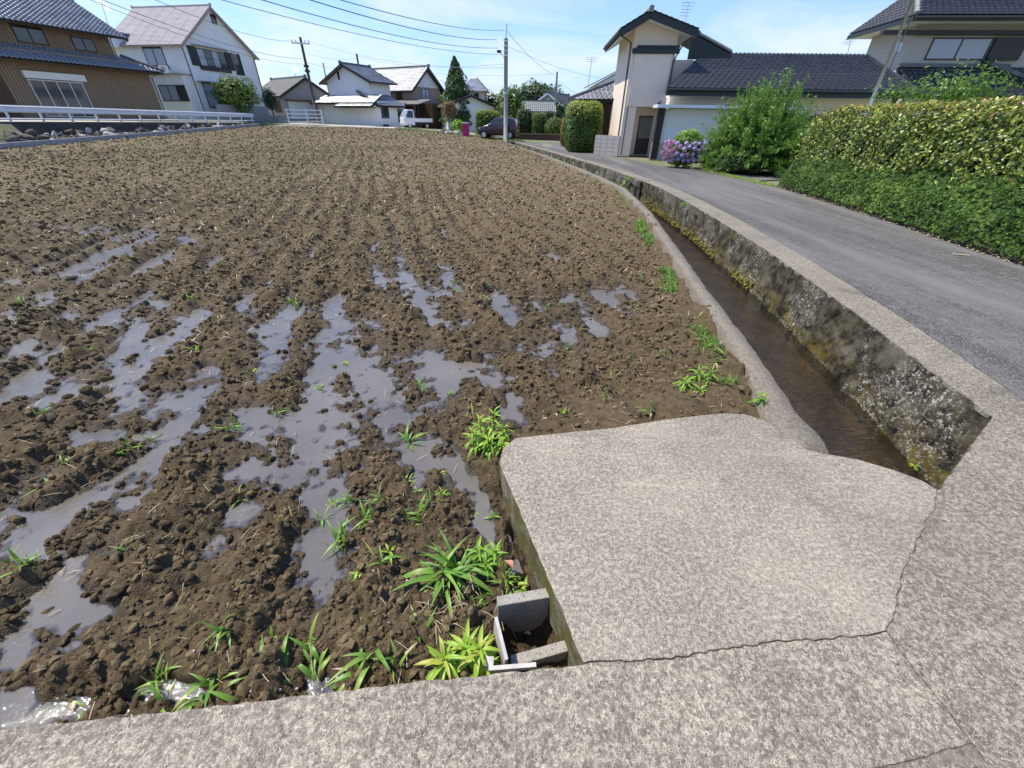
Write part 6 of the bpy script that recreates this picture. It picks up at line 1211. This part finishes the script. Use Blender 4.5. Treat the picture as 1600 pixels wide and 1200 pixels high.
# carport front: white roller panel under a white canopy
Mw = faceM('front', Lt, wf); ca, cz = fr.hit(1028, 163, 'front', wf-.9); cb, _ = fr.hit(1262, 170, 'front', wf-.9); fbox(MB(), Mw, ca, cb, .01, .95, cz-.12, cz).build('canopy', K['panel'], tw)
sa, sz = fr.hit(1040, 172, 'front', wf-.12); sb2, _ = fr.hit(1255, 172, 'front', wf-.12); zb0 = fr.hit(1036, 222, 'front', wf-.12)[1]; fbox(MB(), Mw, sa, sb2, .08, .12, zb0, cz-.14).build('roller_panel', K['panel'], tw)
fbox(MB(), Mw, sa-.36, sa-.04, .02, .30, .0, cz-.13).build('shutter_stack', K['darktrim'], tw); fbox(MB(), Mw, sa-.36, sb2, .02, .26, .0, zb0-.01).build('plinth', K['greyw'], tw)
for i in range(4): fbox(MB(), Mw, sa-.36+.08*i, sa-.33+.08*i, .302, .33, .0, cz-.15).build('shutter_slat', K['gutter'], tw)
# ------------------------------------------------------------------ two-storey house at the top right
hr = thing('upper_right_house', 'large house with dark tile roofs and a curtained window above the hedge', 'house'); fr = Frame(hr, (19.6, 28.2), (31.5, 27.2), 0.0); L9 = fr.L
lo_z = fr.hit(1500, 38)[1]; x0_h = fr.hit(1412, 90)[0]; MB().span((x0_h, 0, 0), (L9, 3.6, lo_z+.2)).build('wall', noisy('beige siding', (.50, .46, .40), (.44, .40, .345), 2, .9, .25, 7, stretch=(.4, .4, 7)), hr)
e9 = fr.hit(1500, 24, 'front', -1.0)[1]; mb = MB(); x0, x1, y0 = fr.hit(1432, 22, 'front', -1.0)[0], L9+1, -1.0; yb = min(9, max(4.5, fr.hit(1350, 75, 'left', x0)[0])); print('hr', x0, yb); slope(mb, (x0, y0, e9), (x1, y0, e9), (x1, 4, e9+2.1), (x0+2.5, 4, e9+2.1), .14); slope(mb, (x0, yb, e9), (x0, y0, e9), (x0+2.5, 4, e9+2.1), (x0+2.5, yb-1, e9+2.1), .14); r9 = mb.build('upper_roof', K['fascia'], hr)
tiles(r9, (x0, y0-.02, e9+.02), (x1, y0-.02, e9+.02), (x1, 4, e9+2.12), (x0+2.5, 4, e9+2.12), .31, .30, K['tile_d'], 'flat', 160, .09); tiles(r9, (x0, yb, e9+.02), (x0, y0, e9+.02), (x0+2.5, 4, e9+2.12), (x0+2.5, yb-1, e9+2.12), .31, .30, K['tile_d'], 'flat', 0, .09)
MB().tube([(x0, y0, e9+.1), (x0+2.5, 4, e9+2.2)], .10, 8).build('hip_cap', K['verdig'], r9); MB().span((x0, y0-.06, e9-.22), (x1, y0+.0, e9-.02)).build('upper_fascia', K['fascia'], r9); MB().span((x0-.06, y0, e9-.22), (x0, yb, e9-.02)).build('side_fascia', K['fascia'], r9); MB().span((x0+.02, y0+.02, e9-.2), (x1, yb-.05, e9-.15)).build('soffit', K['white'], r9)
MB().tube([(x0, y0-.1, e9-.08), (x1, y0-.1, e9-.08)], .06, 8).build('upper_gutter', K['gutter'], r9)
zb1 = fr.hit(1500, 53)[1]; fbox(MB(), faceM('front', L9), -.2, L9, .0, .3, zb1-.06, zb1+.12).build('string_course', K['darktrim'], hr)
w, (a0, a1, z0, z1) = wpx(fr, hr, 1452, 1543, 61, 92, n=2, gm=[K['glass2'], K['glass2']], fm=K['darktrim']); fbox(MB(), faceM('front', L9), a1+.1, a1+1.7, .0, .14, z0-.06, z1+.06).build('shutter_box', K['darktrim'], hr)
y1 = -1.9; q0, qz0 = fr.hit(1432, 150, 'front', y1); ql = fr.hit(1430, 106, 'front', -.01)[1]; mb = MB(); slope(mb, (q0-.4, y1, qz0), (L9, y1, qz0), (L9, -.01, ql), (q0-.4, -.01, ql), .12); lr = mb.build('lower_roof', K['fascia'], hr); tiles(lr, (q0-.4, y1-.02, qz0+.02), (L9, y1-.02, qz0+.02), (L9, -.01, ql+.02), (q0-.4, -.01, ql+.02), .31, .30, K['tile_d'], 'flat', 0, .09)
MB().beam((q0-.4, -.08, ql+.10), (q0+5.2, -.08, ql+.10), .2, .16).build('ridge_cap', K['ridge_g'], lr); q1 = fr.hit(1540, 102, 'front', -.2)[0]; MB().box((q1, -.25, ql+.25), (.35, .4, .35)).build('ridge_end', K['fascia'], lr); MB().beam((q1, -.3, ql+.2), (q1+3.2, y1, qz0+.25), .2, .16).build('hip_cap', K['ridge_g'], lr); MB().span((q0-.3, y1+.6, 0), (L9, -.02, qz0-.05)).build('lower_wall', K['tan'], hr)
# ------------------------------------------------------------------ silver roof and white house behind the left hedge
sv = thing('silver_roof_outbuilding', 'outbuilding with silver ribbed tile roof behind the tall hedge', 'outbuilding'); P0, P1 = (3.75, 30.3), (6.3, 29.0); fr = Frame(sv, P0, P1, 0); L10 = fr.L; e0 = fr.hit(902, 157)[1]; MB().span((.2, .3, 0), (L10, 4, e0)).build('wall', K['woodd'], sv)
t0 = fr.hit(962, 130, 'front', 2.2)[1]; mb = MB(); slope(mb, (-.3, -.2, e0), (L10+.6, -.2, e0), (L10+.6, 2.4, t0), (1.6, 2.4, t0), .12); rs = mb.build('roof', K['darktrim'], sv); tiles(rs, (-.3, -.22, e0+.02), (L10+.6, -.22, e0+.02), (L10+.6, 2.4, t0+.02), (1.6, 2.4, t0+.02), .30, .30, K['tile_g'], 'pan', 0, .13); MB().tube([(-.35, -.2, e0+.12), (1.6, 2.4, t0+.12)], .11, 8).build('hip_cap', K['ridge_g'], rs); MB().beam((1.5, 2.4, t0+.1), (L10+.6, 2.4, t0+.1), .2, .2).build('ridge_cap', K['ridge_g'], rs); MB().box((-.32, -.22, e0+.05), (.3, .3, .25)).build('corner_tile', K['ridge_g'], rs)
wf_ = thing('far_white_house', 'white gable end with sloping pale roof behind the silver roof', 'house'); fr = Frame(wf_, V(925, 190, 40)[:2], V(985, 190, 40)[:2], 0); L11 = fr.L; zz0, zz1 = fr.hit(930, 128)[1], fr.hit(970, 107)[1]; mb = MB(); mb.prism([(.2, 0), (L11, 0), (L11, 5), (.2, 5)], 0, zz0-.1); mb.add([(.2, 0, zz0-.1), (L11, 0, zz0-.1), (L11, 0, zz1+.5), (.2, 5, zz0-.1), (L11, 5, zz0-.1), (L11, 5, zz1+.5)], [(0, 1, 2), (5, 4, 3), (0, 2, 5, 3), (1, 4, 5, 2)]); mb.build('wall', K['white'], wf_); mb = MB(); slope(mb, (-.3, -.3, zz0-.1), (-.3, 5, zz0-.1), (L11, 5, zz1+.65), (L11, -.3, zz1+.65), .08); mb.build('roof', K['greyw'], wf_)
# ------------------------------------------------------------------ hedges, hydrangea and the feathery bush on the right
hd = box_hedge('tall_hedge', 'tall clipped hedge with yellow green top left of the tan tower', 890, 950, 157, 27.2, 2.6, K['hedge'], 11000, .11, .0, 31, 5, tone=young_lit_top)
box_hedge('small_hedge', 'narrow reddish hedge beyond the tall clipped hedge', 879, 892, 184, 34, 1.2, K['redleaf'], 1500, .11, .0, 32, 4)
block_wall('short weathered block wall between the tall hedge and the tan tower', G(927, 241, 0)[:2], (5.55, 24.95), .95, 0, .14, .39, .19, True)
hy = thing('hydrangea_bush', 'hydrangea bush full of lilac and pink flower heads before the white panel', 'bush', (7.05, 19.2, 0)); p, d = blob_pts(1500, (0, 0, .62), (.85, .7, .62), .75, 41, .25, .02); foliage('leaves', hy, 'oval', p, d+np.array([0, 0, .6]), .13, K['feather'], jitter=.6); core_blob('branches', hy, (0, 0, .6), (.8, .65, .58), .86, 5)
p, d = blob_pts(420, (.05, 0, 1.05), (.5, .45, .32), .7, 42, .3); foliage('young_leaves', hy, 'oval', p, d+np.array([0, 0, .6]), .13, K['weed'], jitter=.6)
def floret(m):
    n = 46; k_ = np.arange(n)+.5; ph = np.arccos(1-1.7*k_/n); thx = k_*2.399963; dd = np.stack([np.cos(thx)*np.sin(ph), np.sin(thx)*np.sin(ph), np.cos(ph)], 1); v, f, r_ = leaf_cloud('small', dd*.088, dd, .05, jitter=.25); return npmesh('flower_head', v, f, m, False)
fh = [floret(K[k_]) for k_ in ('petal_p', 'petal_l', 'petal_b', 'petal_l')]
heads = []
for tries in range(2000):
    if len(heads) >= 52: break
    a = random.uniform(R(-178), R(10)); e = random.uniform(-.55, .75); dv = Vector((math.cos(a)*math.cos(e), math.sin(a)*math.cos(e), math.sin(e))); p_ = Vector((0, 0, .62))+Vector((dv.x*.92, dv.y*.78, dv.z*.68))
    if p_.z < .08 or p_.z > .95 or any((p_-q_).length < .17 for q_ in heads): continue
    heads.append(p_); u = (p_.x+.9)/1.8+random.uniform(-.25, .25); o = link('flower_head', fh[0] if u < .28 else fh[1] if u < .55 else fh[2] if random.random() < .6 else fh[3], hy); o.location = p_; o.rotation_euler = dv.to_track_quat('Z', 'Y').to_euler(); s = random.uniform(.85, 1.15); o.scale = (s, s, s)
# feathery bush: arching shoots clothed in fine leaves
fb = thing('feathery_bush', 'large feathery bright green bush of arching shoots beside the road', 'bush', (9.05, 17.4, 0)); PP, NN, TN = [], [], []
mb = MB()
for i in range(900):
    a = random.uniform(0, 6.28); el = math.asin(random.uniform(-.05, .99)); Ls_ = random.uniform(1.5, 2.25)*(.82+.3*math.sin(el)**2); dv = Vector((math.cos(a)*math.cos(el), math.sin(a)*math.cos(el), math.sin(el)))
    b0_ = Vector((random.gauss(0, .25), random.gauss(0, .25), random.uniform(.1, .7))); n = 26; pts = []
    for t in np.linspace(.35, 1, n):
        p_ = b0_+dv*Ls_*t*Vector((.92, .92, 1)).length/1.65+Vector((0, 0, .30*t-.42*t*t*math.cos(el))); pts.append(p_)
        if p_.z > .1:
            for k_ in range(3): PP.append(p_+Vector((random.gauss(0, .035), random.gauss(0, .035), random.gauss(0, .035)))); NN.append((dv.x+random.gauss(0, .5), dv.y+random.gauss(0, .5), random.gauss(.2, .5))); TN.append(min(1, .15+.7*t**3*random.uniform(.5, 1.3)))
    if i % 3 == 0: mb.tube([b0_*.3, pts[0], pts[12], pts[-1]], [.012, .01, .006, .003], 4)
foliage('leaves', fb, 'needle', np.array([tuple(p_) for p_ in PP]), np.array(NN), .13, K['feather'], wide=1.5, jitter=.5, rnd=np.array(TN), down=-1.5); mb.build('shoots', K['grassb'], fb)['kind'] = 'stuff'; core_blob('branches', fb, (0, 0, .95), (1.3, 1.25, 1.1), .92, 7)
shrub('evergreen_shrub', 'dark evergreen shrub at the foot of the feathery bush', 'shrub', (8.6, 16.55, .42), (1.1, .5, .42), K['dark'], 2200, .07, seed=45, lump_=.5, zground=0, trunk=False)
shrub('evergreen_shrub', 'dark stump like shrub between the hydrangea and the feathery bush', 'shrub', (7.85, 18.3, .5), (.45, .5, .55), K['dark'], 900, .08, seed=46, lump_=.6, zground=0, trunk=False)
shrub('evergreen_shrub', 'dark hedge mass behind the feathery bush under the long roof', 'shrub', (12.2, 19.6, 1.0), (2.4, 1.0, 1.1), K['dark'], 4200, .10, seed=47, lump_=.3, zground=0, trunk=False)
shrub('evergreen_shrub', 'light green shrub between the feathery bush and the photinia hedge', 'shrub', (10.0, 15.2, .9), (.75, .9, .9), K['feather'], 2400, .09, seed=48, lump_=.5, zground=0, trunk=False)
c = V(1510, 132, 10.5); shrub('young_tree', 'light green young branches rising above the photinia hedge', 'tree', (c[0], 10.5, c[2]-.14), (.95, .7, .42), K['feather'], 1300, .075, 'oval', True, None, 49, 1.0, .25, zground=.3, core=False); c = V(1405, 142, 12.0); shrub('young_tree', 'small tuft of green twigs above the left part of the photinia hedge', 'tree', (c[0], 12, c[2]-.1), (.6, .5, .35), K['feather'], 420, .07, 'oval', True, None, 50, 1.0, .25, zground=.3, core=False)
# earth bank along the road with ivy, photinia hedge on top
bk = [(y_, float(interp(y_, ASPH_R))) for y_ in (-3, 1, 4, 5.45, 6.44, 8.1, 10.4, 12.4, 13.3)]
mb = MB(); prof = [(.10, -.02), (.16, .30), (.26, .62), (.48, .80), (2.6, .84)]; n = len(prof)
for y_, x_ in bk: mb.v += [(x_+a, y_, z) for a, z in prof]
for i in range(len(bk)-1):
    for k_ in range(n-1): mb.f.append((i*n+k_, (i+1)*n+k_, (i+1)*n+k_+1, i*n+k_+1)); mb.mi.append(0)
e = len(bk)-1; mb.v += [(bk[-1][1]+a+.2, bk[-1][0]+.75*(1-z), -.03) for a, z in prof]
for k_ in range(n-1): mb.f.append((e*n+k_, (e+1)*n+k_, (e+1)*n+k_+1, e*n+k_+1)); mb.mi.append(0)
structure(mb.build('earth_bank', noisy('bank earth', (.045, .04, .025), (.08, .07, .045), 6, 1.0, .5, 20)), 'earth bank along the right side of the road')
n = 24000; y_ = 3.0+10.9*rng.random(n)**1.15; t = rng.random(n)**.8; bx = interp(y_, ASPH_R); a = np.interp(t, [0, .35, .75, 1], [.05, .13, .24, .55]); z = np.interp(t, [0, .35, .75, 1], [.0, .32, .66, .84])
lum = fbm(y_*2.2, t*3, 77)*.22+fbm(y_*6, t*7, 79)*.12-.05; end = np.clip((y_-12.6)/1.3, 0, 1)**2; P_ = np.stack([bx+a-lum+end*.5, y_, z*(1-end*.8)+.03+lum*.5], 1); N_ = np.stack([-1+t*.4, -.25+0*t, .35+t*.6], 1)
v, f, r_ = leaf_cloud('small', P_, N_, .052, jitter=.8, down=1.2, rnd=np.clip(rng.random(n)*.8+(fbm(y_*1.3, t*2, 78)-.5)*1.1, 0, 1)); o = link('ivy_ground_cover', npmesh('ivy_ground_cover', v, f, K['ivy'], False, {'rnd': ('FACE', r_)})); stuff(o, 'small leaved ivy covering the bank along the road')
ph = thing('photinia_hedge', 'long clipped hedge of glossy yellow green and reddish leaves on the ivy bank', 'hedge', (8.6, 8.5, .6)); n = 24000
yy_ = 2.6+10.6*rng.random(n)**1.1; face = rng.random(n); xx = np.where(face < .62, -.98-.25*rng.random(n)**2, np.where(face < .93, rng.uniform(-1.05, .75, n), -.9+rng.random(n)*1.6)); zt_ = 1.36; zlo = .12
zz_ = np.where(face < .62, rng.uniform(zlo, zt_, n), np.where(face < .93, zt_-.02-.05*rng.random(n), rng.uniform(zlo, zt_, n))); yy_ = np.where(face > .93, 13.0-.2*rng.random(n), yy_); bx = interp(yy_, ASPH_R)-6.98; lum = (fbm(yy_*1.6, zz_*2.2+xx, 88)-.5)*.55+(fbm(yy_*5, zz_*5+xx*3, 89)-.5)*.22
nx = np.where(face < .62, -1., np.where(face < .93, 0, -.2)); nz3 = np.where(face < .62, .25, np.where(face < .93, 1., .2)); ny = np.where(face > .93, 1., -.25)
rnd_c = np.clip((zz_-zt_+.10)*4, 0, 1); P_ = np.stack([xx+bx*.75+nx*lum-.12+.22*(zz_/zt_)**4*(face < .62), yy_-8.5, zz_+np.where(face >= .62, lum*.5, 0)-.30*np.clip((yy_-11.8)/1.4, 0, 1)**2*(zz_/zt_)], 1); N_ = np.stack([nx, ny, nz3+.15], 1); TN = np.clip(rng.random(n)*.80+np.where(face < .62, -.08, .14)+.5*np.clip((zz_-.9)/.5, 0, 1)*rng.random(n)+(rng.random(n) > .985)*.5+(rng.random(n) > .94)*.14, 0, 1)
dist = np.hypot(P_[:, 0]+8.6, P_[:, 1]+8.5); vis = (np.abs(np.arctan2(P_[:, 0]+8.6, P_[:, 1]+8.5)) < R(52)) & ((nx < -.5) | (face < .93)); order = np.argsort(np.where(vis, dist, 99)); near = order[:290]; mask = np.ones(n, bool); mask[near] = False
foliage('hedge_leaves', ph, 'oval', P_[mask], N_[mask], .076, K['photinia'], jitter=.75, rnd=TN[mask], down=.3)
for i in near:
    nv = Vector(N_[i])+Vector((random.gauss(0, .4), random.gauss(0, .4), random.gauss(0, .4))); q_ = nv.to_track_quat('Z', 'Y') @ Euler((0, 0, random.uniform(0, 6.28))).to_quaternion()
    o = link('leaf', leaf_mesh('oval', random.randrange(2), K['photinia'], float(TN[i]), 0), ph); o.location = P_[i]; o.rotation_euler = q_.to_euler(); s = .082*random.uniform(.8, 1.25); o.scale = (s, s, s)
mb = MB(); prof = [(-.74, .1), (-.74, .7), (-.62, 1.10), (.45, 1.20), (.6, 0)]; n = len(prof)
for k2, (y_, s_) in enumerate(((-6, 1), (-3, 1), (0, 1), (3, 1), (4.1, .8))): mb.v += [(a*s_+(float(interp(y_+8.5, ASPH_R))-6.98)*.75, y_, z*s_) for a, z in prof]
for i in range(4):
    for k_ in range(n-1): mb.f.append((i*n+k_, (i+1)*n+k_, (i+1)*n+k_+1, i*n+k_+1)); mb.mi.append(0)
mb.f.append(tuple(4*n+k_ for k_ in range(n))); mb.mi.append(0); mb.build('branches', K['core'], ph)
# dry litter and weeds along the foot of the bank, moss by the drive
mb = MB()
for i in range(420):
    y_ = random.uniform(3.5, 14); x_ = float(interp(y_, ASPH_R))-abs(random.gauss(0, .09))+.08; a = random.uniform(0, 3.14); L_ = random.uniform(.03, .13); w = random.uniform(.006, .02); d = Vector((math.cos(a), math.sin(a), 0)); s_ = Vector((-d.y, d.x, 0))*w; c_ = Vector((x_, y_, .012)); mb.quad(c_-d*L_/2-s_*.3, c_-s_+Vector((0, 0, .01)), c_+d*L_/2, c_+s_+Vector((0, 0, .014)))
stuff(mb.build('leaf_litter', K['straw']), 'dry leaf litter at the foot of the ivy bank')
n = 900; t = rng.random(n); p0, p1 = np.array(G(1100, 266, 0)), np.array(G(1205, 292, 0)); P_ = p0+(p1-p0)*t[:, None]+rng.normal(0, .09, (n, 3))*np.array([1, 1, .0]); P_[:, 2] = .03
foliage('roadside_grass', None, 'blade', P_, np.tile([[0., -1, .6]], (n, 1)), .09, K['weed'], down=-1.5); tag(bpy.data.objects['roadside_grass'], 'thin line of bright grass between the road and the drive', None, None, 'stuff')
o = MB().box((0, 0, 0), (.012, .12, .004)).build('fallen_stick', K['straw']); c = G(1502, 398, 0.012); o.location = c; o.rotation_euler.z = 1.2; o.scale = (3, 1.6, 2); tag(o, 'single pale straw lying on the asphalt near the ivy', 'stick')
# woods far off
p_ = np.stack([rng.uniform(-420, 420, 9000), rng.uniform(330, 420, 9000), np.zeros(9000)], 1); p_[:, 2] = rng.random(9000)*(4.2+3.2*vn(p_[:, 0]*.02, p_[:, 1]*0, 5)); foliage('far_woods', None, 'oval', p_, np.tile([[0., -1, .5]], (9000, 1)), 4.2, K['dark']); tag(bpy.data.objects['far_woods'], 'low belt of far woods along the horizon', None, None, 'stuff')

# ------------------------------------------------------------------ where look-alikes share a label, say which one it is by its place
def px_of(o):
    bpy.context.view_layer.update()
    q_ = np.array(o.matrix_world.translation)-C0; return float(F_PX*(q_ @ c_r)/(q_ @ c_f))
same = {}
for o in bpy.data.objects:
    if o.parent is None and o.get('label') and o.get('category'): same.setdefault(o['label'], []).append(o)
NUM = ('one', 'two', 'three', 'four', 'five', 'six', 'seven', 'eight', 'nine', 'ten'); ORD = ('first', 'second', 'third', 'fourth', 'fifth', 'sixth', 'seventh', 'eighth')
bpy.context.view_layer.update()
for lab, os_ in same.items():
    if 1 < len(os_) <= 8:
        os_.sort(key=px_of); n = len(os_)
        for i, o in enumerate(os_):
            w = 'leftmost' if i == 0 else 'rightmost' if i == n-1 else 'middle' if n == 3 else ORD[i]+' from the left'
            o['label'] = (w+', '+lab) if len((w+' '+lab).split()) <= 16 else lab
